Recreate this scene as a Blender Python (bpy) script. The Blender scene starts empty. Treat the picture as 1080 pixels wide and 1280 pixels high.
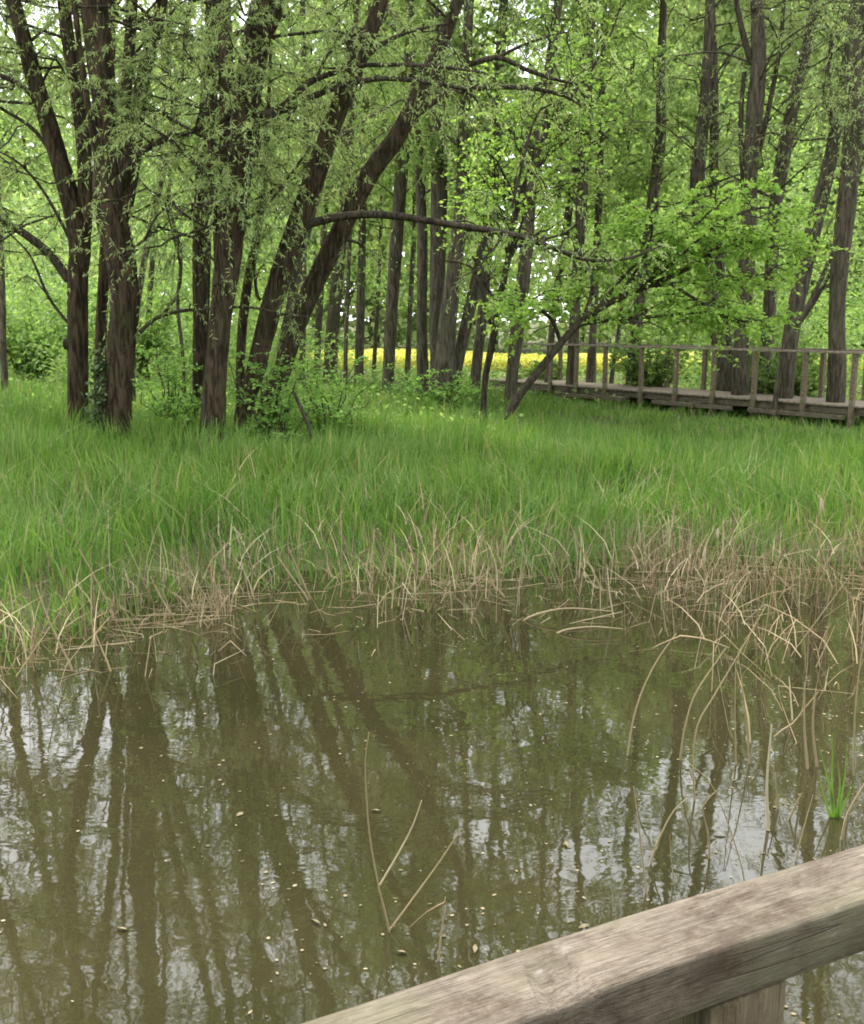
import bpy, bmesh, math, random
import numpy as np
from mathutils import Vector

random.seed(7)
RNG = np.random.default_rng(11)
S = bpy.context.scene
COL = S.collection

# ------------------------------------------------------------------ camera
CAM_Z, PITCH, FPX = 2.1, math.radians(10.5), 1300.0
cam_data = bpy.data.cameras.new('camera')
cam_data.sensor_fit = 'VERTICAL'
cam_data.sensor_height = 36.0
cam_data.lens = 36.0 * FPX / 1280.0
cam_data.clip_start = 0.05
cam_data.clip_end = 2000
cam = bpy.data.objects.new('camera', cam_data)
COL.objects.link(cam)
cam.location = (0, 0, CAM_Z)
cam.rotation_euler = (math.pi / 2 - PITCH, 0, 0)
S.camera = cam

# ------------------------------------------------------------------ sky and sun
SUN_EL, SUN_AZ = math.radians(58), math.radians(-28)     # azimuth from +Y, towards +X
world = bpy.data.worlds.new('World')
S.world = world
world.use_nodes = True
wn, wl = world.node_tree.nodes, world.node_tree.links
bg = wn['Background']
sky = wn.new('ShaderNodeTexSky')
sky.sky_type = 'NISHITA'
sky.sun_disc = False
sky.sun_elevation = SUN_EL
sky.sun_rotation = SUN_AZ
sky.dust_density = 3.0
wtc = wn.new('ShaderNodeTexCoord')
wno = wn.new('ShaderNodeTexNoise')
wno.inputs['Scale'].default_value = 2.6
wno.inputs['Detail'].default_value = 7
wra = wn.new('ShaderNodeValToRGB')
wra.color_ramp.elements[0].position = 0.36
wra.color_ramp.elements[0].color = (0.45, 0.45, 0.45, 1)
wra.color_ramp.elements[1].position = 0.56
wra.color_ramp.elements[1].color = (1, 1, 1, 1)
wmx = wn.new('ShaderNodeMix')
wmx.data_type = 'RGBA'
wmx.inputs[7].default_value = (12.4, 12.6, 13.0, 1)      # bright thin cloud
wl.new(wtc.outputs['Generated'], wno.inputs['Vector'])
wl.new(wno.outputs['Fac'], wra.inputs['Fac'])
wl.new(wra.outputs['Color'], wmx.inputs[0])
wl.new(sky.outputs['Color'], wmx.inputs[6])
wl.new(wmx.outputs[2], bg.inputs['Color'])
bg.inputs['Strength'].default_value = 0.14

sun_data = bpy.data.lights.new('sun', 'SUN')
sun_data.energy = 3.2
sun_data.angle = math.radians(6)
sun_data.color = (1.0, 0.95, 0.86)
sun = bpy.data.objects.new('sun', sun_data)
COL.objects.link(sun)
sd = Vector((math.sin(SUN_AZ) * math.cos(SUN_EL), math.cos(SUN_AZ) * math.cos(SUN_EL), math.sin(SUN_EL)))
sun.rotation_euler = (-sd).to_track_quat('-Z', 'Y').to_euler()
sun.location = sd * 60

S.view_settings.view_transform = 'Standard'
S.view_settings.look = 'None'
S.view_settings.exposure = 1.05
S.view_settings.gamma = 1.0
S.view_settings.use_curve_mapping = False
S.render.engine = 'CYCLES'
S.cycles.max_bounces = 5
S.cycles.diffuse_bounces = 3
S.cycles.glossy_bounces = 2
S.cycles.transmission_bounces = 4
S.cycles.filter_width = 1.8
S.cycles.use_adaptive_sampling = True
S.cycles.adaptive_threshold = 0.03
S.cycles.caustics_reflective = False
S.cycles.caustics_refractive = False

# ------------------------------------------------------------------ helpers
CP, SP = math.cos(PITCH), math.sin(PITCH)


def ray(px, py):
    x, u = (px - 540.0) / FPX, (640.0 - py) / FPX
    return np.array([x, CP + u * SP, -SP + u * CP])


def at(px, py, Y):
    d = ray(px, py)
    return np.array([0, 0, CAM_Z]) + d * (Y / d[1])


def onz(px, py, z):
    d = ray(px, py)
    return np.array([0, 0, CAM_Z]) + d * ((z - CAM_Z) / d[2])


def norm(a):
    return a / np.maximum(np.linalg.norm(a, axis=-1, keepdims=True), 1e-9)


class MB:
    def __init__(self):
        self.v, self.q, self.t, self.qm, self.tm, self.n = [], [], [], [], [], 0

    def add(self, v, q=None, t=None, m=0):
        v = np.asarray(v, float).reshape(-1, 3)
        if q is not None and len(q):
            q = np.asarray(q, int).reshape(-1, 4)
            self.q.append(q + self.n); self.qm.append(np.full(len(q), m))
        if t is not None and len(t):
            t = np.asarray(t, int).reshape(-1, 3)
            self.t.append(t + self.n); self.tm.append(np.full(len(t), m))
        self.v.append(v)
        self.n += len(v)

    def mesh(self, name, mats, origin=(0, 0, 0), smooth=False):
        me = bpy.data.meshes.new(name)
        v = np.concatenate(self.v) - np.asarray(origin, float)
        q = np.concatenate(self.q) if self.q else np.zeros((0, 4), int)
        t = np.concatenate(self.t) if self.t else np.zeros((0, 3), int)
        nq, nt = len(q), len(t)
        me.vertices.add(len(v))
        me.vertices.foreach_set('co', v.ravel().astype(np.float32))
        me.loops.add(nq * 4 + nt * 3)
        me.loops.foreach_set('vertex_index', np.concatenate([q.ravel(), t.ravel()]).astype(np.int32))
        me.polygons.add(nq + nt)
        ls = np.concatenate([np.arange(nq) * 4, nq * 4 + np.arange(nt) * 3]).astype(np.int32)
        me.polygons.foreach_set('loop_start', ls)
        mi = np.concatenate([np.concatenate(self.qm) if self.qm else np.zeros(0, int),
                             np.concatenate(self.tm) if self.tm else np.zeros(0, int)]).astype(np.int32)
        me.polygons.foreach_set('material_index', mi)
        if smooth:
            me.polygons.foreach_set('use_smooth', np.ones(nq + nt, bool))
        for m in (mats if isinstance(mats, (list, tuple)) else [mats]):
            me.materials.append(m)
        me.update(calc_edges=True)
        return me

    def build(self, name, mats, parent=None, origin=(0, 0, 0), smooth=False):
        me = self.mesh(name, mats, origin, smooth)
        return link(name, me, parent, (0, 0, 0) if parent else origin)


def link(name, me, parent=None, loc=(0, 0, 0), rot=(0, 0, 0)):
    o = bpy.data.objects.new(name, me)
    COL.objects.link(o)
    o.location = loc
    o.rotation_euler = rot
    o.parent = parent
    return o


def tag(o, label=None, cat=None, group=None, kind=None):
    if label: o['label'] = label
    if cat: o['category'] = cat
    if group: o['group'] = group
    if kind: o['kind'] = kind
    return o


def empty(name, loc, label, cat, group=None):
    o = bpy.data.objects.new(name, None)
    o.empty_display_size = 0.2
    COL.objects.link(o)
    o.location = loc
    return tag(o, label, cat, group)


def spline(P, step):
    """Catmull-Rom through rows of P (any columns), resampled about every step."""
    P = np.asarray(P, float)
    if len(P) == 2:
        n = max(2, int(np.linalg.norm(P[1, :3] - P[0, :3]) / step) + 1)
        t = np.linspace(0, 1, n)[:, None]
        return P[0] * (1 - t) + P[1] * t
    Q = np.vstack([2 * P[0] - P[1], P, 2 * P[-1] - P[-2]])
    out = []
    for i in range(1, len(Q) - 2):
        a, b, c, d = Q[i - 1], Q[i], Q[i + 1], Q[i + 2]
        n = max(1, int(round(np.linalg.norm(c[:3] - b[:3]) / step)))
        t = (np.arange(n) / n)[:, None]
        out.append(0.5 * (2 * b + (c - a) * t + (2 * a - 5 * b + 4 * c - d) * t ** 2 + (3 * b - a - 3 * c + d) * t ** 3))
    out.append(P[-1:])
    return np.vstack(out)


def tubes(mb, P, R, sides=3, m=0, rough=0.0):
    """P (n,m,3) paths, R (n,m) radii."""
    P = np.asarray(P, float); R = np.asarray(R, float)
    if P.ndim == 2:
        P, R = P[None], R[None]
    n, k, _ = P.shape
    T = np.empty_like(P)
    T[:, 1:-1] = P[:, 2:] - P[:, :-2]
    T[:, 0] = P[:, 1] - P[:, 0]
    T[:, -1] = P[:, -1] - P[:, -2]
    T = norm(T)
    mean = norm(P[:, -1] - P[:, 0])
    ref = np.where(np.abs(mean[:, 2:3]) > 0.75, np.array([[1.0, 0, 0]]), np.array([[0, 0, 1.0]]))
    A = norm(np.cross(T, ref[:, None, :]))
    B = np.cross(T, A)
    th = np.arange(sides) / sides * 2 * math.pi
    rad = R[:, :, None] * np.ones((1, 1, sides))
    if rough:
        s = np.cumsum(np.concatenate([np.zeros((n, 1)), np.linalg.norm(np.diff(P, axis=1), axis=2)], 1), 1)
        ph = RNG.uniform(0, 6.28, 8)
        tw = th[None, None, :] + 0.35 * np.sin(s * 1.1 + ph[0])[:, :, None]
        rel = (0.5 * np.sin(2 * tw + ph[1] + 0.9 * s[:, :, None]) + 0.45 * np.sin(3 * tw + ph[2] - 1.4 * s[:, :, None])
               + 0.5 * np.abs(np.sin(5 * tw + ph[3] + 1.3 * np.sin(2.3 * s + ph[4])[:, :, None]))
               + 0.35 * np.abs(np.sin(9 * tw + ph[5] + 2.2 * np.sin(3.7 * s + ph[6])[:, :, None])))
        rel += RNG.normal(0, 0.22, rel.shape) - .75
        rad = rad * (1 + rough * rel)
    V = P[:, :, None, :] + rad[..., None] * (np.cos(th)[None, None, :, None] * A[:, :, None, :] + np.sin(th)[None, None, :, None] * B[:, :, None, :])
    idx = np.arange(n * k * sides).reshape(n, k, sides)
    a = idx[:, :-1, :]; b = np.roll(a, -1, 2); d = idx[:, 1:, :]; c = np.roll(d, -1, 2)
    mb.add(V, np.stack([a, b, c, d], -1).reshape(-1, 4), None, m)


def leaves(mb, P, D, L, W, m=0, fold=0.0):
    """One rhombic leaf per row: base P, direction D, length L, width W."""
    n = len(P)
    D = norm(D)
    side = norm(np.cross(D, RNG.normal(size=(n, 3))))
    nrm = np.cross(D, side)
    L = np.asarray(L)[:, None]; W = np.asarray(W)[:, None]
    mid = P + D * L * 0.45
    v = np.stack([P, mid + side * W / 2 + nrm * W * fold, P + D * L - nrm * L * 0.10, mid - side * W / 2 + nrm * W * fold], 1)
    i = np.arange(n * 4).reshape(n, 4)
    mb.add(v, i, None, m)


def blades(mb, P, H, az, lean, W, m=0, bend=0.6, seg=3):
    """Grass blades: curved ribbons rising from P."""
    n = len(P)
    d = np.stack([np.cos(az), np.sin(az), np.zeros(n)], 1)
    fa = az + RNG.uniform(0.6, 2.4, n)
    s = np.stack([np.cos(fa), np.sin(fa), np.zeros(n)], 1)
    rows = []
    for k in range(seg + 1):
        t = k / seg
        c = P + np.array([0, 0, 1.0]) * (H * t * (1 - 0.22 * bend * lean * t))[:, None] + d * (H * lean * (t * (1 - bend) + bend * t * t))[:, None]
        w = W * (1.0, 1.0, 0.72, 0.4)[k] if k < seg else None
        if k < seg:
            rows += [c - s * w[:, None] / 2, c + s * w[:, None] / 2]
        else:
            rows += [c]
    v = np.stack(rows, 1)
    nv = v.shape[1]
    b = (np.arange(n) * nv)[:, None]
    q = [b + np.array([[2 * k, 2 * k + 1, 2 * k + 3, 2 * k + 2]]) for k in range(seg - 1)]
    t3 = b + np.array([[2 * seg - 2, 2 * seg - 1, 2 * seg]])
    mb.add(v, np.concatenate(q) if q else None, t3, m)


def rounded_box(name, size, bev, mat, seg=2, cuts=0, jitter=0.0, seed=0):
    bm = bmesh.new()
    bmesh.ops.create_cube(bm, size=1)
    for v in bm.verts:
        v.co = Vector((v.co.x * size[0], v.co.y * size[1], v.co.z * size[2]))
    if bev:
        bmesh.ops.bevel(bm, geom=bm.edges[:], offset=bev, segments=seg, profile=0.6, affect='EDGES')
    for c in range(cuts):
        x = -size[0] / 2 + size[0] * (c + 1) / (cuts + 1)
        bmesh.ops.bisect_plane(bm, geom=bm.verts[:] + bm.edges[:] + bm.faces[:], plane_co=(x, 0, 0), plane_no=(1, 0, 0))
    if jitter:
        rr = random.Random(seed)
        ph = [rr.uniform(0, 6.28) for _ in range(6)]
        for v in bm.verts:
            x = v.co.x
            v.co.z += jitter * (math.sin(x * 3.1 + ph[0]) * 0.5 + math.sin(x * 9 + ph[1]) * 0.3)
            v.co.y += jitter * (math.sin(x * 2.3 + ph[2]) * 0.5 + math.sin(x * 11 + ph[3]) * 0.3)
    me = bpy.data.meshes.new(name)
    bm.to_mesh(me); bm.free()
    for p in me.polygons:
        p.use_smooth = max(abs(c) for c in p.normal) < .96
    me.materials.append(mat)
    return me


# ------------------------------------------------------------------ materials
def newmat(name):
    m = bpy.data.materials.new(name)
    m.use_nodes = True
    nt = m.node_tree
    for n in list(nt.nodes):
        nt.nodes.remove(n)
    out = nt.nodes.new('ShaderNodeOutputMaterial')
    return m, nt, out


def ramp(nt, stops):
    r = nt.nodes.new('ShaderNodeValToRGB')
    e = r.color_ramp.elements
    while len(e) < len(stops):
        e.new(0.5)
    for i, (p, c) in enumerate(stops):
        e[i].position = p
        e[i].color = (*c, 1)
    return r


def noise(nt, scale, detail=4, vec=None, rough=0.55, dist=0.0):
    n = nt.nodes.new('ShaderNodeTexNoise')
    n.inputs['Scale'].default_value = scale
    n.inputs['Detail'].default_value = detail
    n.inputs['Roughness'].default_value = rough
    n.inputs['Distortion'].default_value = dist
    if vec is not None:
        nt.links.new(vec, n.inputs['Vector'])
    return n


def coords(nt, scale=(1, 1, 1), kind='Object'):
    tc = nt.nodes.new('ShaderNodeTexCoord')
    mp = nt.nodes.new('ShaderNodeMapping')
    mp.inputs['Scale'].default_value = scale
    nt.links.new(tc.outputs[kind], mp.inputs['Vector'])
    return mp.outputs['Vector']


def mixc(nt, fac, a, b, mode='MIX'):
    x = nt.nodes.new('ShaderNodeMix')
    x.data_type = 'RGBA'
    x.blend_type = mode
    for sock, val in ((x.inputs[0], fac), (x.inputs[6], a), (x.inputs[7], b)):
        if hasattr(val, 'is_output'):
            nt.links.new(val, sock)
        elif isinstance(val, (int, float)):
            sock.default_value = val
        else:
            sock.default_value = (*val, 1)
    return x.outputs[2]


def principled(nt, out, color, rough=0.8, spec=0.3, normal=None):
    b = nt.nodes.new('ShaderNodeBsdfPrincipled')
    if hasattr(color, 'is_output'):
        nt.links.new(color, b.inputs['Base Color'])
    else:
        b.inputs['Base Color'].default_value = (*color, 1)
    b.inputs['Roughness'].default_value = rough
    b.inputs['Specular IOR Level'].default_value = spec
    if normal is not None:
        nt.links.new(normal, b.inputs['Normal'])
    nt.links.new(b.outputs[0], out.inputs['Surface'])
    return b


def bump(nt, height, strength, dist):
    b = nt.nodes.new('ShaderNodeBump')
    b.inputs['Strength'].default_value = strength
    b.inputs['Distance'].default_value = dist
    nt.links.new(height, b.inputs['Height'])
    return b.outputs[0]


def leaf_mat(name, stops, trans=0.5, rough=0.5, gain=1.0):
    # a leaf reflects (1 - trans) and passes trans of this colour
    stops = [(p, tuple(min(.85, v * gain) for v in c)) for p, c in stops]
    m, nt, out = newmat(name)
    g = nt.nodes.new('ShaderNodeNewGeometry')
    r = ramp(nt, stops)
    nt.links.new(g.outputs['Random Per Island'], r.inputs['Fac'])
    n = noise(nt, 0.55, 3, coords(nt))
    nr = ramp(nt, [(0.35, (0.82, 0.86, 0.8)), (0.65, (1.12, 1.08, 1.0))])
    nt.links.new(n.outputs['Fac'], nr.inputs['Fac'])
    c = mixc(nt, 1.0, r.outputs['Color'], nr.outputs['Color'], 'MULTIPLY')
    b = nt.nodes.new('ShaderNodeBsdfPrincipled')
    nt.links.new(c, b.inputs['Base Color'])
    b.inputs['Roughness'].default_value = rough
    b.inputs['Specular IOR Level'].default_value = 0.35
    t = nt.nodes.new('ShaderNodeBsdfTranslucent')
    tcol = mixc(nt, 1.0, c, (1.10, 1.12, 0.85), 'MULTIPLY')
    nt.links.new(tcol, t.inputs['Color'])
    mx = nt.nodes.new('ShaderNodeMixShader')
    mx.inputs[0].default_value = trans
    nt.links.new(b.outputs[0], mx.inputs[1])
    nt.links.new(t.outputs[0], mx.inputs[2])
    nt.links.new(mx.outputs[0], out.inputs['Surface'])
    return m


def bark_mat(name, dark, light, moss, moss_amt):
    m, nt, out = newmat(name)
    v = coords(nt, (1, 1, 0.16))
    n1 = noise(nt, 19, 6, v, 0.65, 0.7)
    n2 = noise(nt, 3.0, 3, coords(nt))
    r = ramp(nt, [(0.42, dark), (0.58, light)])
    nt.links.new(n1.outputs['Fac'], r.inputs['Fac'])
    mr = ramp(nt, [(0.48, (0, 0, 0)), (0.72, (moss_amt,) * 3)])
    nt.links.new(n2.outputs['Fac'], mr.inputs['Fac'])
    c = mixc(nt, mr.outputs['Color'], r.outputs['Color'], moss)
    principled(nt, out, c, 0.9, 0.15, bump(nt, n1.outputs['Fac'], 1.0, 0.06))
    return m


M = {}
M['willow'] = leaf_mat('willow_leaf', [(0, (.12, .16, .065)), (.5, (.16, .205, .088)), (1, (.20, .245, .115))], .56, gain=2.5)
M['lime'] = leaf_mat('lime_leaf', [(0, (.12, .20, .04)), (.5, (.17, .26, .06)), (1, (.24, .32, .09))], .6, gain=2.25)
M['poplar'] = leaf_mat('poplar_leaf', [(0, (.10, .155, .05)), (.5, (.148, .207, .068)), (1, (.20, .255, .095))], .54, gain=2.1)
M['far'] = leaf_mat('far_leaf', [(0, (.12, .175, .065)), (.5, (.165, .22, .085)), (1, (.21, .26, .11))], .5, gain=1.85)
M['under'] = leaf_mat('understorey_leaf', [(0, (.08, .14, .04)), (.5, (.125, .195, .055)), (1, (.18, .25, .08))], .54, gain=2.0)
M['shrub'] = leaf_mat('shrub_leaf', [(0, (.07, .14, .035)), (.5, (.12, .21, .05)), (1, (.18, .28, .075))], .54, gain=2.3)
M['ivy'] = leaf_mat('ivy_leaf', [(0, (.04, .08, .025)), (.6, (.08, .13, .05)), (1, (.2, .26, .13))], .3)
M['grass'] = leaf_mat('reed_grass_leaf', [(0, (.072, .158, .030)), (.55, (.128, .236, .045)), (.9, (.19, .285, .07)), (.96, (.24, .26, .11)), (1, (.36, .31, .17))], .5, gain=1.22)
M['straw'] = leaf_mat('straw', [(0, (.20, .14, .080)), (.45, (.36, .275, .168)), (.8, (.46, .375, .24)), (1, (.60, .52, .37))], .15, .7)
M['debris'] = leaf_mat('floating_bits', [(0, (.10, .08, .045)), (.5, (.20, .165, .10)), (1, (.34, .29, .19))], .1, .8)
M['straw_pale'] = leaf_mat('pale_straw', [(0, (.50, .42, .28)), (1, (.62, .55, .42))], .1, .7)
M['fluff'] = leaf_mat('seed_fluff', [(0, (.50, .42, .30)), (1, (.66, .60, .48))], .3, .9)
M['rape'] = leaf_mat('rape_flower', [(0, (.56, .52, .10)), (.6, (.68, .63, .14)), (1, (.36, .41, .10))], .35, .7)
M['bark'] = bark_mat('willow_bark', (.024, .017, .011), (.095, .068, .045), (.065, .075, .026), .4)
M['bark_far'] = bark_mat('grey_bark', (.055, .046, .034), (.15, .127, .095), (.09, .105, .05), .5)
M['bark_dark'] = bark_mat('dark_branch_bark', (.035, .028, .022), (.10, .08, .06), (.08, .09, .04), .3)


def wood_mat(name, stops, green, gamt, rough=0.85, grain=34):
    m, nt, out = newmat(name)
    v = coords(nt, (4.5, grain * 2.2, grain * 2.2))
    n1 = noise(nt, 1.0, 8, v, 0.7, 0.15)
    fine = noise(nt, 3.2, 5, coords(nt, (9, 190, 190)), 0.75)
    n2 = noise(nt, 4.2, 4, coords(nt, (1, 2.2, 2.2)))
    n3 = noise(nt, 9.0, 5, coords(nt, (1, 1.5, 1.5)), 0.65)
    r = ramp(nt, stops)
    nt.links.new(n1.outputs['Fac'], r.inputs['Fac'])
    f2 = ramp(nt, [(.36, (.50, .47, .44)), (.52, (1.0, .98, .96)), (.66, (1.25, 1.23, 1.2))])
    nt.links.new(fine.outputs['Fac'], f2.inputs['Fac'])
    c = mixc(nt, 1.0, r.outputs['Color'], f2.outputs['Color'], 'MULTIPLY')
    n4 = noise(nt, 7.0, 6, coords(nt, (1.6, 2.6, 2.6)), 0.75, .3)
    mo = ramp(nt, [(.36, (.52, .45, .38)), (.5, (.95, .93, .92)), (.66, (1.32, 1.30, 1.30))])
    nt.links.new(n4.outputs['Fac'], mo.inputs['Fac'])
    c = mixc(nt, 1.0, c, mo.outputs['Color'], 'MULTIPLY')
    gr = ramp(nt, [(.46, (0, 0, 0)), (.66, (gamt,) * 3)])
    nt.links.new(n2.outputs['Fac'], gr.inputs['Fac'])
    c = mixc(nt, gr.outputs['Color'], c, green)
    pl = ramp(nt, [(.62, (0, 0, 0)), (.74, (.45,) * 3)])
    nt.links.new(n3.outputs['Fac'], pl.inputs['Fac'])
    c = mixc(nt, pl.outputs['Color'], c, (.50, .44, .40))
    dk = ramp(nt, [(.30, (.8,) * 3), (.40, (0, 0, 0))])
    nt.links.new(n3.outputs['Fac'], dk.inputs['Fac'])
    c = mixc(nt, dk.outputs['Color'], c, (.10, .075, .06))
    cr = noise(nt, 1.0, 2, coords(nt, (.9, 24, 24)), .5, .3)
    ck = ramp(nt, [(.485, (0, 0, 0)), (.5, (.75,) * 3), (.515, (0, 0, 0))])
    nt.links.new(cr.outputs['Fac'], ck.inputs['Fac'])
    cm = ramp(nt, [(.45, (0, 0, 0)), (.6, (1, 1, 1))])
    nt.links.new(n2.outputs['Fac'], cm.inputs['Fac'])
    ckm = mixc(nt, 1.0, ck.outputs['Color'], cm.outputs['Color'], 'MULTIPLY')
    c = mixc(nt, ckm, c, (.06, .045, .035))
    h = mixc(nt, .5, n1.outputs['Fac'], fine.outputs['Fac'])
    h = mixc(nt, ckm, h, (0, 0, 0))
    principled(nt, out, c, rough, 0.25, bump(nt, h, .7, .006))
    return m


M['rail'] = wood_mat('weathered_rail_wood', [(.28, (.108, .090, .068)), (.5, (.160, .137, .108)), (.74, (.22, .193, .160))], (.15, .145, .085), .6)
M['post'] = wood_mat('post_wood', [(.3, (.13, .10, .07)), (.7, (.27, .22, .16))], (.16, .17, .09), .6)
M['deck'] = wood_mat('deck_wood', [(.3, (.20, .165, .135)), (.7, (.38, .33, .28))], (.2, .2, .13), .4, grain=20)
M['beam'] = wood_mat('beam_wood', [(.3, (.09, .075, .06)), (.7, (.20, .17, .13))], (.12, .13, .07), .4, grain=20)


def ground_mat():
    m, nt, out = newmat('woodland_soil')
    n = noise(nt, 1.6, 6, coords(nt))
    r = ramp(nt, [(.35, (.055, .05, .03)), (.5, (.075, .085, .035)), (.68, (.10, .14, .045))])
    nt.links.new(n.outputs['Fac'], r.inputs['Fac'])
    f = noise(nt, 28, 4, coords(nt))
    c = mixc(nt, .5, r.outputs['Color'], mixc(nt, f.outputs['Fac'], (.03, .03, .015), (.16, .15, .08)))
    principled(nt, out, c, .95, .1, bump(nt, f.outputs['Fac'], .6, .03))
    return m


def water_mat():
    m, nt, out = newmat('murky_pond_water')
    big = noise(nt, 0.8, 3, coords(nt))
    r = ramp(nt, [(.35, (.026, .025, .010)), (.65, (.036, .031, .014))])
    nt.links.new(big.outputs['Fac'], r.inputs['Fac'])
    n1 = noise(nt, 1.0, 3, coords(nt, (3.2, 4.4, 1)), .5, .4)
    n2 = noise(nt, 1.0, 2, coords(nt, (13, 19, 1)), .5)
    b1 = nt.nodes.new('ShaderNodeBump')
    b1.inputs['Strength'].default_value = .3
    b1.inputs['Distance'].default_value = .0036
    nt.links.new(n1.outputs['Fac'], b1.inputs['Height'])
    b2 = nt.nodes.new('ShaderNodeBump')
    b2.inputs['Strength'].default_value = .3
    b2.inputs['Distance'].default_value = .0003
    nt.links.new(n2.outputs['Fac'], b2.inputs['Height'])
    nt.links.new(b1.outputs[0], b2.inputs['Normal'])
    b = principled(nt, out, r.outputs['Color'], .02, 1.0, b2.outputs[0])
    b.inputs['IOR'].default_value = 1.42
    return m


M['ground'] = ground_mat()
M['water'] = water_mat()

# ------------------------------------------------------------------ terrain and pond
BX = np.array([-40, -14, -9, -6, -2.6, -1.9, -1.2, -.3, .9, 2.0, 3.2, 6, 9, 14, 40.])
BY = np.array([-14, 2.0, 4.2, 5.3, 6.3, 7.6, 8.1, 8.2, 8.3, 8.7, 8.5, 7.8, 6.5, 3.0, -14.])


def bank(X):
    return np.interp(X, BX, BY)


def gz(X, Y):
    X = np.asarray(X, float); Y = np.asarray(Y, float)
    d = np.minimum(Y - bank(X), 1e9)
    d = np.where(Y < -8, np.maximum(d, -8 - Y - 4), d)
    s = np.clip((d + 1.8) / 3.2, 0, 1)
    s = s * s * (3 - 2 * s)
    z = -0.55 + 0.68 * s
    z += 0.12 * np.clip((d - 2) / 14, 0, 1) * np.clip(1 - (X + 1) / 4, 0, 1) - .06 * np.clip((X - 1) / 4, 0, 1) * np.clip((d - 5) / 4, 0, 1)
    z += np.clip(d / 2, 0, 1) * 0.035 * (np.sin(X * 1.3 + 1) * np.sin(Y * 1.1) + np.sin(X * .45 + Y * .3))
    return z


def axis(lo, hi, dense_lo, dense_hi, step):
    a = list(np.arange(dense_lo, dense_hi + 1e-6, step))
    s, x = step, dense_hi
    while x < hi:
        s *= 1.25; x += s; a.append(min(x, hi))
    s, x, b = step, dense_lo, []
    while x > lo:
        s *= 1.25; x -= s; b.append(max(x, lo))
    return np.array(b[::-1] + a)


gx = axis(-500, 500, -14, 16, .3)
gy = axis(-120, 700, 3, 26, .3)
XX, YY = np.meshgrid(gx, gy)
V = np.stack([XX, YY, gz(XX, YY)], -1)
nx, ny = len(gx), len(gy)
ii = np.arange(nx * ny).reshape(ny, nx)
mb = MB()
mb.add(V, np.stack([ii[:-1, :-1], ii[:-1, 1:], ii[1:, 1:], ii[1:, :-1]], -1).reshape(-1, 4))
tag(mb.build('ground', M['ground'], smooth=True), 'dark marshy woodland ground under grass and trees', None, kind='structure')
wx = np.linspace(-40, 40, 41); wy = np.linspace(-20, 11, 32)
XX, YY = np.meshgrid(wx, wy)
ii = np.arange(XX.size).reshape(XX.shape)
mb = MB()
mb.add(np.stack([XX, YY, XX * 0], -1), np.stack([ii[:-1, :-1], ii[:-1, 1:], ii[1:, 1:], ii[1:, :-1]], -1).reshape(-1, 4))
tag(mb.build('pond_water', M['water'], smooth=True), 'murky olive brown pond water reflecting trees', None, kind='structure')


def gpt(X, Y):
    return np.array([X, Y, float(gz(X, Y))])


# ------------------------------------------------------------------ trees
def px_path(pts, Y, dy=0.0, step=0.10):
    """pixel polyline (px, py, width_px) at depth Y (drifting by dy) -> x,y,z,r rows"""
    rows = []
    for i, (x, y, w) in enumerate(pts):
        t = i / max(1, len(pts) - 1)
        p = at(x, y, Y + dy * t)
        dist = Y + dy * t
        rows.append([*p, 0.45 * w * dist / FPX])
    return np.array(rows)


def extend_up(rows, H, rtop=0.03, wob=0.25, n=5):
    """carry a stem on upwards beyond what the picture shows"""
    rows = list(rows)
    p, r = rows[-1][:3].copy(), rows[-1][3]
    d = norm(rows[-1][:3] - rows[-2][:3])
    if p[2] > H - 0.5:
        return np.array(rows)
    stepz = (H - p[2]) / n
    for k in range(n):
        d = norm(d + np.array([RNG.normal(0, wob * .4), RNG.normal(0, wob * .4), .25]))
        d[2] = max(d[2], .45)
        p = p + d / d[2] * stepz
        rr = r + (rtop - r) * (k + 1) / n
        rows.append(np.array([*p, rr]))
    return np.array(rows)


def stem_to_ground(rows, depth=.15, k=None):
    """drop the first row to the ground and widen the foot"""
    p = rows[0].copy()
    z = float(gz(p[0], p[1])) - depth
    if p[2] > z + .05:
        foot = p.copy()
        foot[2] = z
        foot[:2] += (rows[0][:2] - rows[1][:2]) * (.35 * min(1, (p[2] - z)) if k is None else k * (p[2] - z) / (rows[1][2] - p[2]))
        rows = np.vstack([foot, rows])
    return rows


def add_stem(mb, rows, sides=18, step=.10, rough=.07, flare=0.0, m=0):
    s = spline(rows, step)
    s[:, 3] = np.maximum(s[:, 3], .004)
    if flare:
        h = s[:, 2] - s[0, 2]
        s[:, 3] *= 1 + flare * np.exp(-np.maximum(h - .1, 0) / .22)
    tubes(mb, s[:, :3], s[:, 3], sides, m, rough)
    return s


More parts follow.
